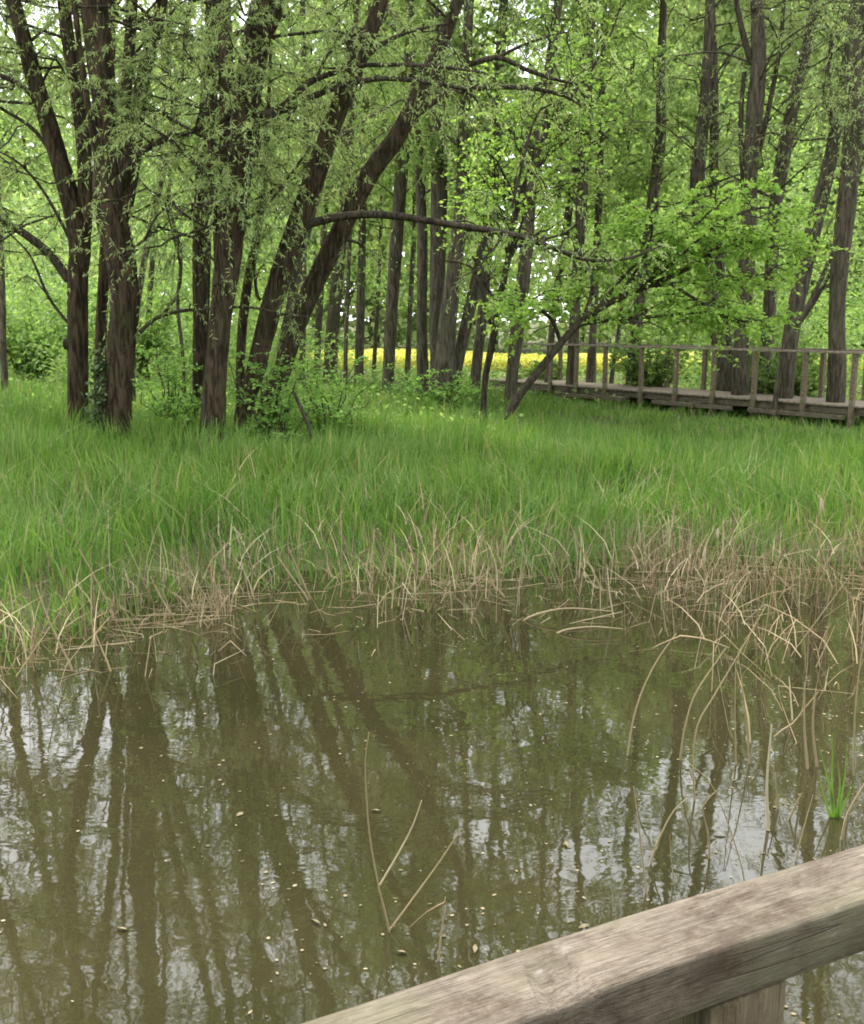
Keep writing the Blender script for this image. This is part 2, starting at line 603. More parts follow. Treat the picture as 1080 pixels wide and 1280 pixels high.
def grow(tw, lf, path, zmin, n1, len1, ntw, lentw, nleaf, leafL, leafW, droop=.5, spread=.6, up=.35, toward=None, r1=.02, flat=0.0, mleaf=0, leaf_dir='hang'):
    """branches, twigs and leaves out of one limb path (rows x,y,z,r)"""
    ok = np.where(path[:, 2] > zmin)[0]
    if len(ok) < 2:
        return
    w = np.linspace(1.0, 1.0, len(ok)); w /= w.sum()
    idx = RNG.choice(ok, n1, p=w)
    st = path[idx, :3]
    T = norm(path[np.minimum(idx + 1, len(path) - 1), :3] - path[np.maximum(idx - 1, 0), :3])
    a = RNG.uniform(0, 2 * math.pi, n1)
    out = np.stack([np.cos(a), np.sin(a), np.zeros(n1)], 1)
    if toward is not None:
        out = norm(out + np.asarray(toward))
    d = norm(out * spread + np.array([0, 0, 1.0]) * (up + RNG.normal(0, .22, n1))[:, None] + T * .25)
    d[:, 2] *= (1 - flat)
    L = len1 * RNG.uniform(.5, 1.25, n1)
    K = 7
    t = np.linspace(0, 1, K)
    bend = RNG.normal(0, .16, (n1, 3)); 
    P = st[:, None, :] + d[:, None, :] * (L[:, None] * t)[..., None]
    P += bend[:, None, :] * (L[:, None] * np.sin(t * math.pi))[..., None]
    P[:, :, 2] -= droop * (L[:, None] * t ** 2.2) * .55
    R = np.minimum(path[idx, 3] * .4, r1)[:, None] * (1 - .8 * t)[None, :] + .003
    P[:, 1:-1] += RNG.normal(0, .03, (n1, K - 2, 3)) * L[:, None, None]
    tubes(tw, P, R, 4)
    # twigs
    N = n1 * ntw
    bi = np.repeat(np.arange(n1), ntw)
    u = RNG.uniform(.22, 1.0, N)
    f = u * (K - 1); k0 = np.minimum(f.astype(int), K - 2); fr = (f - k0)[:, None]
    s0 = P[bi, k0] * (1 - fr) + P[bi, k0 + 1] * fr
    bd = norm(P[bi, k0 + 1] - P[bi, k0])
    td = norm(bd * .8 + RNG.normal(0, .65, (N, 3)) * np.array([1, 1, 1 - .6 * flat]))
    tl = lentw * RNG.uniform(.45, 1.3, N)
    K2 = 5
    t2 = np.linspace(0, 1, K2)
    Q = s0[:, None, :] + td[:, None, :] * (tl[:, None] * t2)[..., None]
    Q[:, :, 2] -= droop * (tl[:, None] * t2 ** 1.8) * .9
    tubes(tw, Q[:, ::2], (.0055 * (1 - .75 * t2[::2]))[None, :] * np.ones((N, 1)), 3)
    # leaves
    NL = N * nleaf
    qi = np.repeat(np.arange(N), nleaf)
    u = RNG.uniform(.08, 1.0, NL)
    f = u * (K2 - 1); k0 = np.minimum(f.astype(int), K2 - 2); fr = (f - k0)[:, None]
    p = Q[qi, k0] * (1 - fr) + Q[qi, k0 + 1] * fr
    qd = norm(Q[qi, k0 + 1] - Q[qi, k0])
    ld = qd * .7 + RNG.normal(0, .7, (NL, 3))
    if leaf_dir == 'hang':
        ld[:, 2] -= .45
    else:
        ld[:, 2] *= .45
    leaves(lf, p, ld, leafL * RNG.uniform(.6, 1.3, NL), leafW * RNG.uniform(.7, 1.25, NL), mleaf, .08)


LEAF = {'willow': dict(leafL=.075, leafW=.0165, droop=.75, leaf_dir='hang'),
        'lime': dict(leafL=.080, leafW=.058, droop=.3, leaf_dir='flat'),
        'poplar': dict(leafL=.105, leafW=.055, droop=.45, leaf_dir='hang')}


def tree(name, label, cat, group, Y, stems, limbs=(), leaf='willow', bark='bark', H=13.0, zmin=3.0, n1=16, len1=2.2, ntw=7, lentw=.9,
         nleaf=16, dys=None, ldys=None, base_r=None, limb_leaf=True, scale_leaf=1.0, extra=None, rough=.085, sides=26, knob=None, up=.35, spread=.6):
    rows0 = px_path(stems[0], Y, (dys or [0] * 9)[0])
    rows0 = stem_to_ground(rows0)
    origin = np.array([rows0[0][0], rows0[0][1], float(gz(rows0[0][0], rows0[0][1]))])
    root = empty(name, origin, label, cat, group)
    tw, lf = MB(), MB()
    kw = dict(LEAF[leaf]); kw['leafL'] *= scale_leaf; kw['leafW'] *= scale_leaf
    for i, st in enumerate(stems):
        rows = rows0 if i == 0 else px_path(st, Y + (ldys[0] if False else 0), (dys or [0] * 9)[i])
        top_out = st[-1][1] < 60
        if top_out:
            rows = extend_up(rows, H * RNG.uniform(.85, 1.1))
        else:
            rows = extend_up(rows, H * .8, n=5) if rows[-1][3] > .05 else rows
        b = MB()
        path = add_stem(b, rows, sides, .10 if bark == 'bark' else .16, rough, .22 if i == 0 else 0)
        if i == 0 and knob is not None:
            kp = at(*knob, Y)
            c0 = np.array([origin[0], Y, kp[2]])
            tubes(b, np.array([c0 + (kp - c0) * f for f in (.2, .6, .9, 1.05)]), np.array([.12, .10, .085, .05]), 9, 0, .1)
        b.build('trunk' if i == 0 else 'stem', M[bark], root, origin, True)
        grow(tw, lf, path, zmin, n1, len1, ntw, lentw, nleaf, up=up, spread=spread, **kw)
    for j, lb in enumerate(limbs):
        dy = (ldys or [0] * 30)[j]
        rows = px_path(lb, Y, dy)
        b = MB()
        path = add_stem(b, rows, 8, .12, .05)
        b.build('branch', M['bark_dark'], root, origin, True)
        if limb_leaf:
            ln = np.linalg.norm(rows[-1][:3] - rows[0][:3])
            grow(tw, lf, path[len(path) // 3:], 0.0, max(2, int(ln * 2.2)), .7, 6, .55, max(6, nleaf // 2), up=.2, **kw)
    if tw.n:
        tag(tw.build('twigs', M['bark_dark'] if bark == 'bark' else M[bark], root, origin), kind='stuff')
        tag(lf.build('crown', M[leaf], root, origin), kind='stuff')
    return root


GW = 'willows at the front of the wood'
# -- the two left-hand willows
tree('willow_tree', 'forked dark willow with a knob low on its trunk, outermost on the left', 'tree', GW, 16.0,
     [[(97, 500, 27), (97, 430, 27), (97, 350, 28), (99, 300, 30), (84, 235, 26), (64, 165, 24), (42, 95, 22), (22, 20, 19), (8, -40, 18)],
      [(103, 310, 18), (107, 250, 20), (104, 180, 20), (95, 105, 19), (84, 40, 18), (74, -30, 16)]],
     [[(86, 350, 13), (62, 318, 12), (30, 292, 11), (-5, 272, 9), (-50, 240, 6)],
      [(48, 128, 8), (28, 108, 7), (0, 94, 6), (-40, 80, 4)],
      [(70, 200, 5), (40, 160, 5), (-5, 132, 4), (-40, 110, 3)],
      [(86, 405, 4), (60, 370, 4), (38, 320, 3), (10, 290, 2)],
      [(88, 300, 5), (55, 240, 4), (25, 205, 3), (0, 190, 2)]],
     knob=(80, 430), n1=36, ntw=9, nleaf=38, zmin=5.0, H=19, len1=2.6)
tree('willow_tree', 'thick dark willow splitting into many upright stems beside the ivy strip', 'tree', GW, 14.4,
     [[(146, 520, 42), (150, 450, 40), (155, 385, 40), (150, 320, 42), (136, 262, 42), (131, 200, 30), (130, 130, 30), (124, 60, 34), (116, -30, 34)],
      [(140, 300, 26), (156, 255, 22), (166, 195, 21), (174, 120, 19), (190, 50, 18), (206, -30, 16)],
      [(144, 290, 16), (154, 230, 17), (156, 140, 16), (162, 60, 15), (168, -30, 14)],
      [(138, 270, 10), (118, 180, 9), (104, 90, 8), (92, 0, 7), (85, -40, 6)]],
     [[(146, 250, 12), (152, 222, 11), (172, 194, 10), (200, 176, 9), (228, 168, 7), (252, 160, 5)],
      [(172, 418, 6), (195, 398, 5), (225, 389, 5), (262, 386, 4), (310, 384, 4), (352, 392, 3), (385, 396, 2)],
      [(203, 395, 4), (222, 366, 4), (226, 340, 3), (218, 300, 3), (206, 252, 2)],
      [(162, 312, 4), (180, 300, 4), (196, 270, 3), (225, 245, 2)]],
     dys=[0, .8, 1.2, -.5], n1=32, ntw=9, nleaf=38, zmin=5.0, H=18, len1=2.5)
tree('willow_tree', 'slim dark trunk just behind and between the two left-hand willows', 'tree', GW, 17.5,
     [[(124, 490, 15), (126, 420, 15), (130, 340, 14), (134, 250, 13), (138, 100, 12), (140, -20, 10)]], n1=26, ntw=9, nleaf=22)
# -- the centre-left clump
tree('willow_tree', 'reddish brown upright willow, foremost trunk of the middle clump', 'tree', GW, 14.2,
     [[(266, 525, 36), (270, 460, 31), (276, 400, 31), (284, 335, 36), (292, 260, 38), (302, 185, 36), (311, 110, 34), (320, 55, 34), (337, -30, 30)],
      [(284, 330, 18), (286, 240, 22), (284, 150, 22), (282, 60, 20), (278, -30, 18)],
      [(318, 70, 16), (342, 30, 13), (362, -20, 11)],
      [(270, 330, 6), (268, 260, 7), (262, 200, 6), (266, 150, 5), (262, 110, 3)]],
     [[(300, 147, 11), (345, 140, 10), (378, 126, 9), (425, 108, 8), (480, 98, 7), (540, 104, 6), (585, 112, 4)],
      [(318, 195, 13), (330, 165, 12), (350, 138, 10), (385, 104, 9), (415, 92, 7), (450, 82, 6), (530, 82, 5), (600, 90, 3)],
      [(396, 98, 5), (410, 68, 4), (440, 50, 3), (480, 44, 2)],
      [(298, 280, 5), (330, 258, 5), (362, 220, 4), (390, 180, 3)]],
     dys=[0, .5, -.4, .2], n1=36, ntw=10, nleaf=44, zmin=3.2, H=15.5)
tree('willow_tree', 'straight dark trunk half hidden behind the reddish brown willow', 'tree', GW, 16.4,
     [[(250, 480, 21), (251, 400, 22), (252, 300, 24), (256, 190, 22), (262, 90, 20), (266, -20, 18)]], n1=36, ntw=10, nleaf=44, zmin=3.2, H=15.5)
tree('willow_tree', 'leaning willow with a dark branch arching low to the right', 'tree', GW, 14.8,
     [[(304, 520, 24), (318, 470, 27), (333, 407, 29), (346, 360, 29), (362, 309, 28), (384, 245, 27), (413, 163, 25), (440, 95, 23), (470, 20, 19), (488, -40, 17)]],
     [[(366, 300, 13), (384, 281, 12), (440, 269, 11), (495, 270, 10), (560, 280, 9), (640, 293, 8), (692, 310, 7), (735, 325, 5), (785, 323, 4), (825, 308, 2)],
      [(668, 302, 4), (708, 290, 3), (728, 268, 3), (716, 235, 2)],
      [(352, 340, 6), (325, 375, 5), (318, 330, 4), (322, 280, 3), (345, 230, 2)],
      [(446, 85, 8), (470, 60, 7), (510, 40, 5), (560, 30, 3)]],
     n1=32, ntw=9, nleaf=38, zmin=5.0, H=18, len1=2.5, spread=.7)
tree('willow_tree', 'outer leaning willow reaching furthest right from the middle clump', 'tree', GW, 15.4,
     [[(332, 515, 23), (350, 470, 24), (366, 420, 25), (388, 366, 26), (420, 300, 27), (446, 245, 26), (470, 205, 26), (501, 163, 25), (540, 80, 20), (566, 18, 16), (580, -40, 13)]],
     [[(498, 160, 9), (528, 138, 9), (560, 117, 8), (605, 110, 7), (660, 110, 6), (705, 120, 4), (730, 135, 2)],
      [(530, 92, 8), (580, 82, 8), (622, 72, 7), (655, 86, 6), (690, 98, 5), (722, 106, 3)],
      [(622, 72, 5), (650, 58, 4), (685, 45, 3), (710, 40, 2)],
      [(412, 312, 5), (424, 302, 5), (437, 300, 5), (452, 306, 3)],
      [(690, 130, 2), (668, 150, 3), (640, 260, 4)]],
     n1=32, ntw=9, nleaf=38, zmin=5.0, H=18, len1=2.5, spread=.7)
tree('willow_tree', 'pale lichened leaning stem showing between the two leaning willows', 'tree', GW, 17.0,
     [[(348, 470, 13), (362, 390, 14), (378, 310, 13), (400, 230, 11), (424, 150, 9), (440, 60, 7), (450, -20, 6)]], bark='bark_far', n1=22, ntw=9, nleaf=22)
tree('willow_tree', 'thin dark forked stem rising between the reddish willow and leaning willow', 'tree', GW, 15.8,
     [[(300, 500, 12), (302, 420, 13), (310, 350, 12), (322, 290, 10), (332, 220, 7), (336, 120, 5), (340, 30, 4)]], n1=16, ntw=8, nleaf=20)

# -- the wood behind: each trunk its own tree
GB = 'trunks standing in the wood behind'
back = [
    # label, Y, path, leaf, kw
    ('thin grey stem leaning right, just right of the left-hand willows', 20, [(166, 430, 9), (178, 340, 9), (196, 250, 8), (212, 185, 7), (228, 90, 6), (240, -20, 5)], 'willow', {}),
    ('thin crooked stem between left-hand willows and the reddish willow', 19, [(228, 440, 5), (222, 380, 5), (226, 320, 5), (212, 250, 4), (215, 150, 4), (210, 40, 3)], 'willow', {}),
    ('short thick grey trunk right of the outer leaning willow, far back', 31, [(414, 440, 19), (420, 360, 18), (427, 290, 17), (432, 200, 15), (436, 80, 13), (440, -20, 11)], 'poplar', {}),
    ('very thin pole-like dark trunk left of the yellow gap', 27, [(432, 445, 6), (434, 380, 6), (437, 300, 6), (440, 180, 5), (444, 50, 4)], 'poplar', {}),
    ('slim reddish grey trunk beside the very thin pole-like trunk', 29, [(449, 450, 13), (451, 380, 12), (453, 290, 11), (455, 180, 10), (460, 60, 8), (462, -20, 7)], 'poplar', {}),
    ('faint thin pale stem, next left of the tilted lichened trunk', 33, [(468, 450, 6), (472, 380, 6), (476, 290, 5), (480, 150, 5), (484, 0, 4)], 'poplar', {}),
    ('lichened grey trunk tilted to the right, standing clear of others', 26, [(486, 455, 17), (490, 380, 18), (497, 280, 18), (504, 190, 17), (510, 90, 14), (514, -20, 12)], 'poplar', {}),
    ('thin pale stem between tilted lichened trunk and the trunk cluster', 32, [(510, 450, 8), (513, 380, 7), (518, 280, 7), (520, 160, 6), (524, 20, 5)], 'poplar', {}),
    ('dark trunk, leftmost of the tight cluster at the yellow gap', 24, [(528, 462, 17), (527, 400, 15), (528, 300, 15), (523, 200, 13), (516, 100, 11), (512, -20, 9)], 'poplar', {}),
    ('stout grey trunk, second in the tight cluster at the yellow gap', 23.5, [(546, 462, 19), (545, 400, 20), (548, 300, 23), (548, 190, 23), (542, 90, 19), (540, -20, 16)], 'poplar', {}),
    ('stoutest reddish trunk of the tight cluster, bending right going up', 23, [(556, 468, 30), (560, 400, 25), (570, 320, 21), (578, 240, 19), (580, 150, 17), (584, 50, 14), (588, -20, 12)], 'poplar', {}),
    ('sloping brown trunk, rightmost of the tight cluster', 23.8, [(570, 465, 17), (584, 400, 17), (600, 330, 16), (613, 250, 15), (622, 150, 12), (628, 60, 10), (632, -20, 9)], 'poplar', {}),
    ('dark mottled trunk just right of the tight cluster', 25, [(595, 465, 15), (602, 400, 14), (610, 310, 14), (618, 220, 12), (622, 120, 11), (628, 0, 9)], 'poplar', {}),
    ('slender dark young tree forking low in front of the wood', 18.5, [(606, 480, 9), (613, 440, 10), (622, 390, 10), (636, 320, 9), (648, 255, 8), (668, 200, 7), (690, 150, 5), (710, 100, 4)], 'lime', dict(limbs=[[(616, 410, 5), (604, 380, 5), (600, 340, 4), (590, 320, 3)], [(640, 300, 4), (630, 250, 3), (615, 215, 2)], [(660, 220, 4), (690, 190, 4), (730, 160, 3), (770, 150, 2)], [(690, 150, 4), (730, 100, 4), (760, 50, 3), (775, 10, 2)], [(622, 380, 4), (590, 335, 3), (550, 325, 2)]], n1=40, zmin=3.0, len1=1.6, ntw=8, nleaf=12, H=9)),
    ('grey lichened trunk right of the slender forking young tree', 23, [(640, 470, 17), (648, 400, 19), (658, 310, 19), (664, 220, 18), (676, 150, 15), (690, 60, 12), (700, -20, 10)], 'poplar', {}),
    ('slim leaning stem left of the boardwalk end', 27, [(686, 450, 9), (694, 380, 10), (706, 300, 11), (716, 230, 10), (728, 150, 8), (740, 40, 7)], 'poplar', {}),
    ('brown trunk directly behind the boardwalk end post', 26, [(715, 465, 16), (718, 400, 15), (724, 300, 15), (730, 200, 16), (734, 120, 13), (740, 0, 11)], 'poplar', {}),
    ('dark straight slim trunk behind the second boardwalk post', 27, [(738, 465, 12), (742, 400, 10), (746, 310, 10), (750, 220, 9), (752, 120, 8), (756, 0, 6)], 'poplar', {}),
    ('thin leaning stem behind the boardwalk, crossing the yellow strip', 29, [(766, 460, 6), (774, 410, 6), (780, 330, 6), (784, 220, 5), (790, 80, 4)], 'poplar', {}),
    ('forked trunk rising left behind the bright leafy leaning tree', 26, [(790, 465, 16), (798, 390, 16), (810, 300, 17), (818, 240, 17), (826, 160, 14), (826, 90, 11), (830, -20, 9)], 'poplar', {}),
    ('twin dark trunk above the bright leafy tree, left one of two', 24, [(904, 468, 22), (894, 400, 20), (880, 310, 19), (872, 230, 20), (878, 160, 17), (884, 80, 14), (888, -20, 12)], 'willow', {}),
    ('thin dark trunk close beside the twin dark trunk', 24.6, [(912, 465, 14), (902, 360, 13), (893, 240, 13), (893, 150, 12), (890, 60, 13), (886, -20, 12)], 'willow', {}),
    ('stout grey trunk that splits into several uprights near the top', 22.5, [(926, 468, 24), (930, 380, 22), (936, 280, 21), (938, 210, 20), (944, 130, 22), (948, 70, 20), (944, -20, 16)], 'willow', dict(limbs=[[(948, 190, 8), (962, 130, 7), (975, 60, 6), (980, 0, 5)], [(940, 80, 10), (928, 40, 8), (918, -10, 7)], [(930, 250, 7), (926, 160, 7), (930, 90, 6)]], limb_leaf=False)),
    ('leaning grey trunk, first right of the splitting grey trunk', 24, [(956, 465, 18), (962, 380, 18), (968, 270, 18), (980, 190, 19), (994, 120, 16), (1008, 60, 13), (1020, -10, 10)], 'willow', {}),
    ('rough leaning trunk left of the trunk at the right edge', 21.5, [(984, 468, 22), (990, 410, 22), (1004, 340, 22), (1022, 265, 21), (1038, 200, 19), (1046, 150, 15), (1060, 60, 12), (1072, -20, 10)], 'willow', dict(limbs=[[(1034, 215, 7), (1044, 170, 7), (1036, 110, 6), (1040, 40, 5)], [(992, 415, 6), (1016, 380, 6), (1036, 345, 5), (1050, 320, 4)]], limb_leaf=False)),
    ('big rough trunk nearest the right edge of the view', 20.5, [(1046, 468, 25), (1046, 400, 22), (1050, 330, 24), (1058, 260, 26), (1066, 170, 24), (1074, 90, 21), (1084, -20, 18)], 'willow', {}),
    ('slanting thin stem crossing between the right-hand trunks', 20.9, [(978, 440, 7), (1000, 400, 7), (1026, 350, 6), (1050, 290, 5), (1074, 220, 4), (1090, 150, 4)], 'willow', dict(n1=4)),
    ('slim grey trunk standing at the very left edge', 24, [(4, 440, 10), (3, 380, 9), (0, 300, 9), (-6, 180, 8), (-12, 60, 7)], 'poplar', {}),
    ('far slim trunk left of the short thick grey trunk', 33, [(397, 440, 10), (400, 370, 10), (405, 290, 9), (410, 160, 8), (414, 20, 6)], 'poplar', {}),
    ('far faint trunk between the left-hand willows, deep in the wood', 30, [(184, 440, 8), (188, 360, 8), (196, 260, 7), (206, 120, 6), (214, 0, 5)], 'poplar', {}),
    ('far trunk glimpsed between leaning willows high up', 28, [(378, 430, 9), (380, 300, 9), (382, 190, 9), (380, 90, 8), (378, -20, 7)], 'willow', {}),
]
for i, (lab, Y, pth, leaf, kw) in enumerate(back):
    k = dict(leaf=leaf, bark='bark_far', H=RNG.uniform(17, 21), zmin=4.6, n1=40, len1=2.3, ntw=12, lentw=.85, nleaf=19, scale_leaf=1.1, sides=10, rough=.06)
    if leaf == 'lime':
        k['scale_leaf'] = 1.0; k['bark'] = 'bark_dark'
    k.update(kw)
    tree('woodland_tree', lab, 'tree', GB, Y, [pth], **k)

GO = 'trees just outside the view whose leaves show'
for lab, Y, x0, w, lf_ in (('willow outside the left edge, hanging leaves into the upper left corner', 19, -45, 24, 'willow'), ('willow further outside the left edge, mirrored green in the pond', 15.5, -120, 28, 'willow'),
                      ('tree outside the right edge behind the boardwalk', 22, 1112, 26, 'willow'),
                      ('tree outside the right edge, mirrored in the right-hand water', 17.5, 1190, 26, 'willow')):
    tree('woodland_tree', lab, 'tree', GO, Y, [[(x0, 480, w), (x0 + 4, 380, w * .9), (x0 + 10, 250, w * .8), (x0 + 6, 100, w * .7), (x0 + 14, -30, w * .6)]],
         leaf=lf_, bark='bark_far', H=18, zmin=2.6, n1=100, len1=3.0, ntw=10, nleaf=22, scale_leaf=1.2, sides=12)

# -- bright small tree leaning over the boardwalk
Y0 = 17.6
gt = [(650, 494, 11), (670, 468, 11), (692, 440, 11), (716, 412, 10), (745, 388, 10), (788, 366, 9), (838, 346, 7), (885, 322, 5), (925, 296, 3)]
rows = stem_to_ground(px_path(gt, Y0, .6), k=.8)
origin = np.array([rows[0][0], rows[0][1], float(gz(rows[0][0], rows[0][1]))])
root = empty('leaning_tree', origin, 'small bright green leafy tree leaning right over the boardwalk', 'tree')
b = MB(); path = add_stem(b, rows, 12, .1, .05, .3)
b.build('trunk', M['bark_dark'], root, origin, True)
tw, lf = MB(), MB()
for pts, dy in (([(720, 406, 7), (760, 400, 6), (810, 396, 5), (860, 392, 3), (900, 388, 2)], -.4),
                ([(745, 388, 6), (780, 345, 5), (820, 305, 4), (850, 270, 3), (872, 240, 2)], .5),
                ([(788, 366, 6), (840, 330, 5), (890, 285, 4), (940, 262, 3), (975, 260, 2)], -.6),
                ([(810, 358, 5), (870, 352, 4), (920, 350, 3), (965, 340, 2)], .8),
                ([(700, 425, 6), (690, 400, 5), (672, 385, 4), (655, 372, 2)], -.5),
                ([(730, 398, 6), (740, 360, 5), (735, 330, 4), (720, 305, 2)], .6),
                ([(770, 374, 5), (800, 330, 4), (815, 290, 3), (810, 262, 2)], -.9),
                ([(830, 350, 5), (880, 380, 4), (920, 400, 3), (950, 400, 2)], -.9),
                ([(800, 362, 4), (850, 300, 3), (900, 255, 3), (925, 235, 2)], .2),
                ([(850, 342, 4), (900, 310, 3), (955, 300, 3), (995, 296, 2)], .3)):
    rr = px_path(pts, Y0 + .3, dy)
    bb = MB(); pp = add_stem(bb, rr, 7, .12, .04)
    bb.build('branch', M['bark_dark'], root, origin, True)
    grow(tw, lf, pp[len(pp) // 4:], 0, 16, .85, 9, .42, 10, **LEAF['lime'], flat=.55, up=.25, spread=.8, r1=.009)
tag(tw.build('twigs', M['bark_dark'], root, origin), kind='stuff')
tag(lf.build('crown', M['lime'], root, origin), kind='stuff')

# ------------------------------------------------------------------ ivy, shrubs, understorey
def leaf_cloud(mb, n, fn, L, W, flat=.6, m=0, droop=0):
    P = fn(n)
    d = RNG.normal(size=(n, 3)); d[:, 2] = d[:, 2] * flat - droop
    leaves(mb, P, d, L * RNG.uniform(.6, 1.35, n), W * RNG.uniform(.7, 1.25, n), m, .06)


def shrub(label, X, Y, rx, ry, h, nst, mat='shrub', L=.085, W=.035, ntw=9, nleaf=10, group='shrubs at the foot of the trees', z0=0.0):
    o = gpt(X, Y)
    root = empty('shrub', o, label, 'shrub', group)
    tw, lf = MB(), MB()
    a = RNG.uniform(0, 6.28, nst)
    K = 7; t = np.linspace(0, 1, K)
    out = np.stack([np.cos(a) * rx, np.sin(a) * ry, np.zeros(nst)], 1) * RNG.uniform(.3, 1.1, (nst, 1))
    P = o + np.array([0, 0, -.05]) + out[:, None, :] * (.15 + .85 * t ** 1.5)[None, :, None]
    P[:, :, 2] += h * RNG.uniform(.55, 1.1, (nst, 1)) * (t ** .8)[None, :]
    P[:, 1:] += RNG.normal(0, .05, (nst, K - 1, 3))
    tubes(tw, P, (.014 * (1 - .75 * t))[None, :] * np.ones((nst, 1)), 4)
    N = nst * ntw
    bi = np.repeat(np.arange(nst), ntw)
    k0 = RNG.integers(1, K - 1, N)
    s0 = P[bi, k0] + (P[bi, k0 + 1] - P[bi, k0]) * RNG.uniform(0, 1, (N, 1))
    td = norm(RNG.normal(0, 1, (N, 3)) * np.array([1, 1, .4]) + np.array([0, 0, .25]))
    tl = RNG.uniform(.2, .5, N) * min(1.0, h * .7)
    t2 = np.linspace(0, 1, 4)
    Q = s0[:, None, :] + td[:, None, :] * (tl[:, None] * t2)[..., None]
    Q[:, :, 2] -= .25 * tl[:, None] * t2 ** 2
    tubes(tw, Q, (.004 * (1 - .7 * t2))[None, :] * np.ones((N, 1)), 3)
    qi = np.repeat(np.arange(N), nleaf)
    u = RNG.uniform(.1, 1, len(qi)) * 3
    k0 = np.minimum(u.astype(int), 2); fr = (u - k0)[:, None]
    p = Q[qi, k0] * (1 - fr) + Q[qi, k0 + 1] * fr
    d = RNG.normal(0, 1, (len(qi), 3)); d[:, 2] = d[:, 2] * .4 - .2
    leaves(lf, p, d, L * RNG.uniform(.6, 1.3, len(qi)), W * RNG.uniform(.7, 1.2, len(qi)), 0, .08)
    tag(tw.build('stems', M['bark_dark'], root, o), kind='stuff')
    tag(lf.build('foliage', M[mat], root, o), kind='stuff')
    return root


def PX(px, Y):
    return (px - 540) / FPX * Y * 1.0


shrub('dense green shrub filling the foot of the two leaning willows', PX(345, 14.6), 14.5, .75, .6, 1.45, 20)
shrub('loose fern-like green shrub right of the leaning willows', PX(410, 15.2), 15.4, .95, .7, 1.35, 16)
shrub('leafy green shrub between left-hand willows and the reddish willow', PX(212, 15.6), 15.8, .6, .6, 1.5, 17)
shrub('small green shrub tight against the reddish willow, on its left', PX(240, 15.2), 15.0, .4, .4, .9, 16)
shrub('low leafy shrub below the tight cluster of trunks', PX(560, 21), 21.5, 1.4, .8, .9, 26)
shrub('bushy green shrub far left behind the bright clearing', PX(30, 29), 30, 2.2, 1.5, 2.6, 40, 'under', .15, .08)
shrub('tall leafy shrub behind the left-hand willows, beyond the clearing', PX(150, 28), 29, 2.0, 1.5, 2.8, 36, 'under', .15, .08)
shrub('green shrub behind the boardwalk, between its middle posts', PX(830, 24.5), 25.5, 1.4, 1.0, 1.9, 36, 'under', .12, .07)
shrub('dark green shrub behind the boardwalk near the right edge', PX(1010, 22), 23, 1.6, 1.0, 1.6, 36, 'under', .12, .07)
shrub('round green shrub behind the boardwalk below the splitting grey trunk', PX(955, 24), 24.8, 1.3, 1.0, 2.0, 36, 'under', .12, .07)
shrub('leafy shrub behind the far end of the boardwalk', PX(690, 27.5), 28.6, 1.0, .8, 1.0, 20, 'under', .12, .07)

# fallen thin branch poking out of the grass
b = MB()
rows = px_path([(366, 488, 4), (376, 510, 6), (388, 540, 5)], 14.0)
rows = np.vstack([rows, [*gpt(rows[-1][0] + .05, 14.0), .025]])
add_stem(b, rows, 7, .1, .1)
o = b.build('dead_branch', M['bark_dark'], None, rows[-1][:3], True)
tag(o, 'short dark dead branch sticking up from grass right of willow clump', 'branch')

# ivy strip between the two left willows
ib = MB()
def ivyfn(n):
    c = [at(118, 545, 14.25), at(122, 505, 14.22), at(124, 470, 14.25), at(128, 440, 14.3)]
    c = np.array(c); u = RNG.uniform(0, 3, n); k = np.minimum(u.astype(int), 2); f = (u - k)[:, None]
    p = c[k] * (1 - f) + c[k + 1] * f
    return p + RNG.normal(0, 1, (n, 3)) * np.array([.07, .06, .05])
leaf_cloud(ib, 380, ivyfn, .075, .06)
io = at(120, 545, 14.25); io[2] = float(gz(io[0], io[1]))
iv = empty('ivy', io, 'ivy climbing in a strip up the gap between the left-hand willows', 'ivy')
tag(ib.build('leaves', M['ivy'], iv, io), kind='stuff')
sb = MB()
for dx in (-.03, .03):
    r_ = np.array([[*(io + [dx, 0, -.1]), .014], [*(at(122, 505, 14.25) + [dx, 0, 0]), .012], [*(at(128, 440, 14.3) + [dx, 0, 0]), .006]])
    add_stem(sb, r_, 6, .1, .05)
sb.build('stem', M['bark_dark'], iv, io, True)

# understorey leaf mass
und = MB()
def region(x0, x1, y0, y1, z0, z1, pw=1.0):
    def fn(n):
        X = RNG.uniform(x0, x1, n); Yv = RNG.uniform(y0, y1, n)
        return np.stack([X, Yv, gz(X, Yv) + z0 + (z1 - z0) * RNG.uniform(0, 1, n) ** pw], 1)
    return fn
def clumped(fn, keep):
    def g(n):
        P = fn(n * 3)
        f = np.sin(P[:, 0] * 1.1 + 2) * np.sin(P[:, 1] * 1.3 + P[:, 2] * .9) + np.sin(P[:, 0] * 2.7 + P[:, 2] * 1.9) * .6 + RNG.normal(0, .35, len(P))
        return P[np.argsort(-f)[:n]]
    return g
leaf_cloud(und, 1000, clumped(region(-9, 12, 37.6, 39.4, .0, .75, 1.0), 1), .15, .07)
leaf_cloud(und, 7000, region(7.0, 20, 27, 39, .0, 2.8, 1.0), .17, .09)
leaf_cloud(und, 12000, region(-15, -4.4, 28, 39, .0, 3.0, 1.0), .17, .09)
leaf_cloud(und, 2600, region(-6, -2.6, 27, 38, .0, 1.5, 1.0), .13, .07)
leaf_cloud(und, 6000, region(-14, 1.5, 15.5, 39, 0, .5, 1.6), .12, .06)
leaf_cloud(und, 7000, region(-2, 16, 24, 38, 0, .35, 1.6), .12, .06)
leaf_cloud(und, 24000, clumped(region(6.5, 20, 24, 38, .2, 8, 1.2), 1), .15, .08)
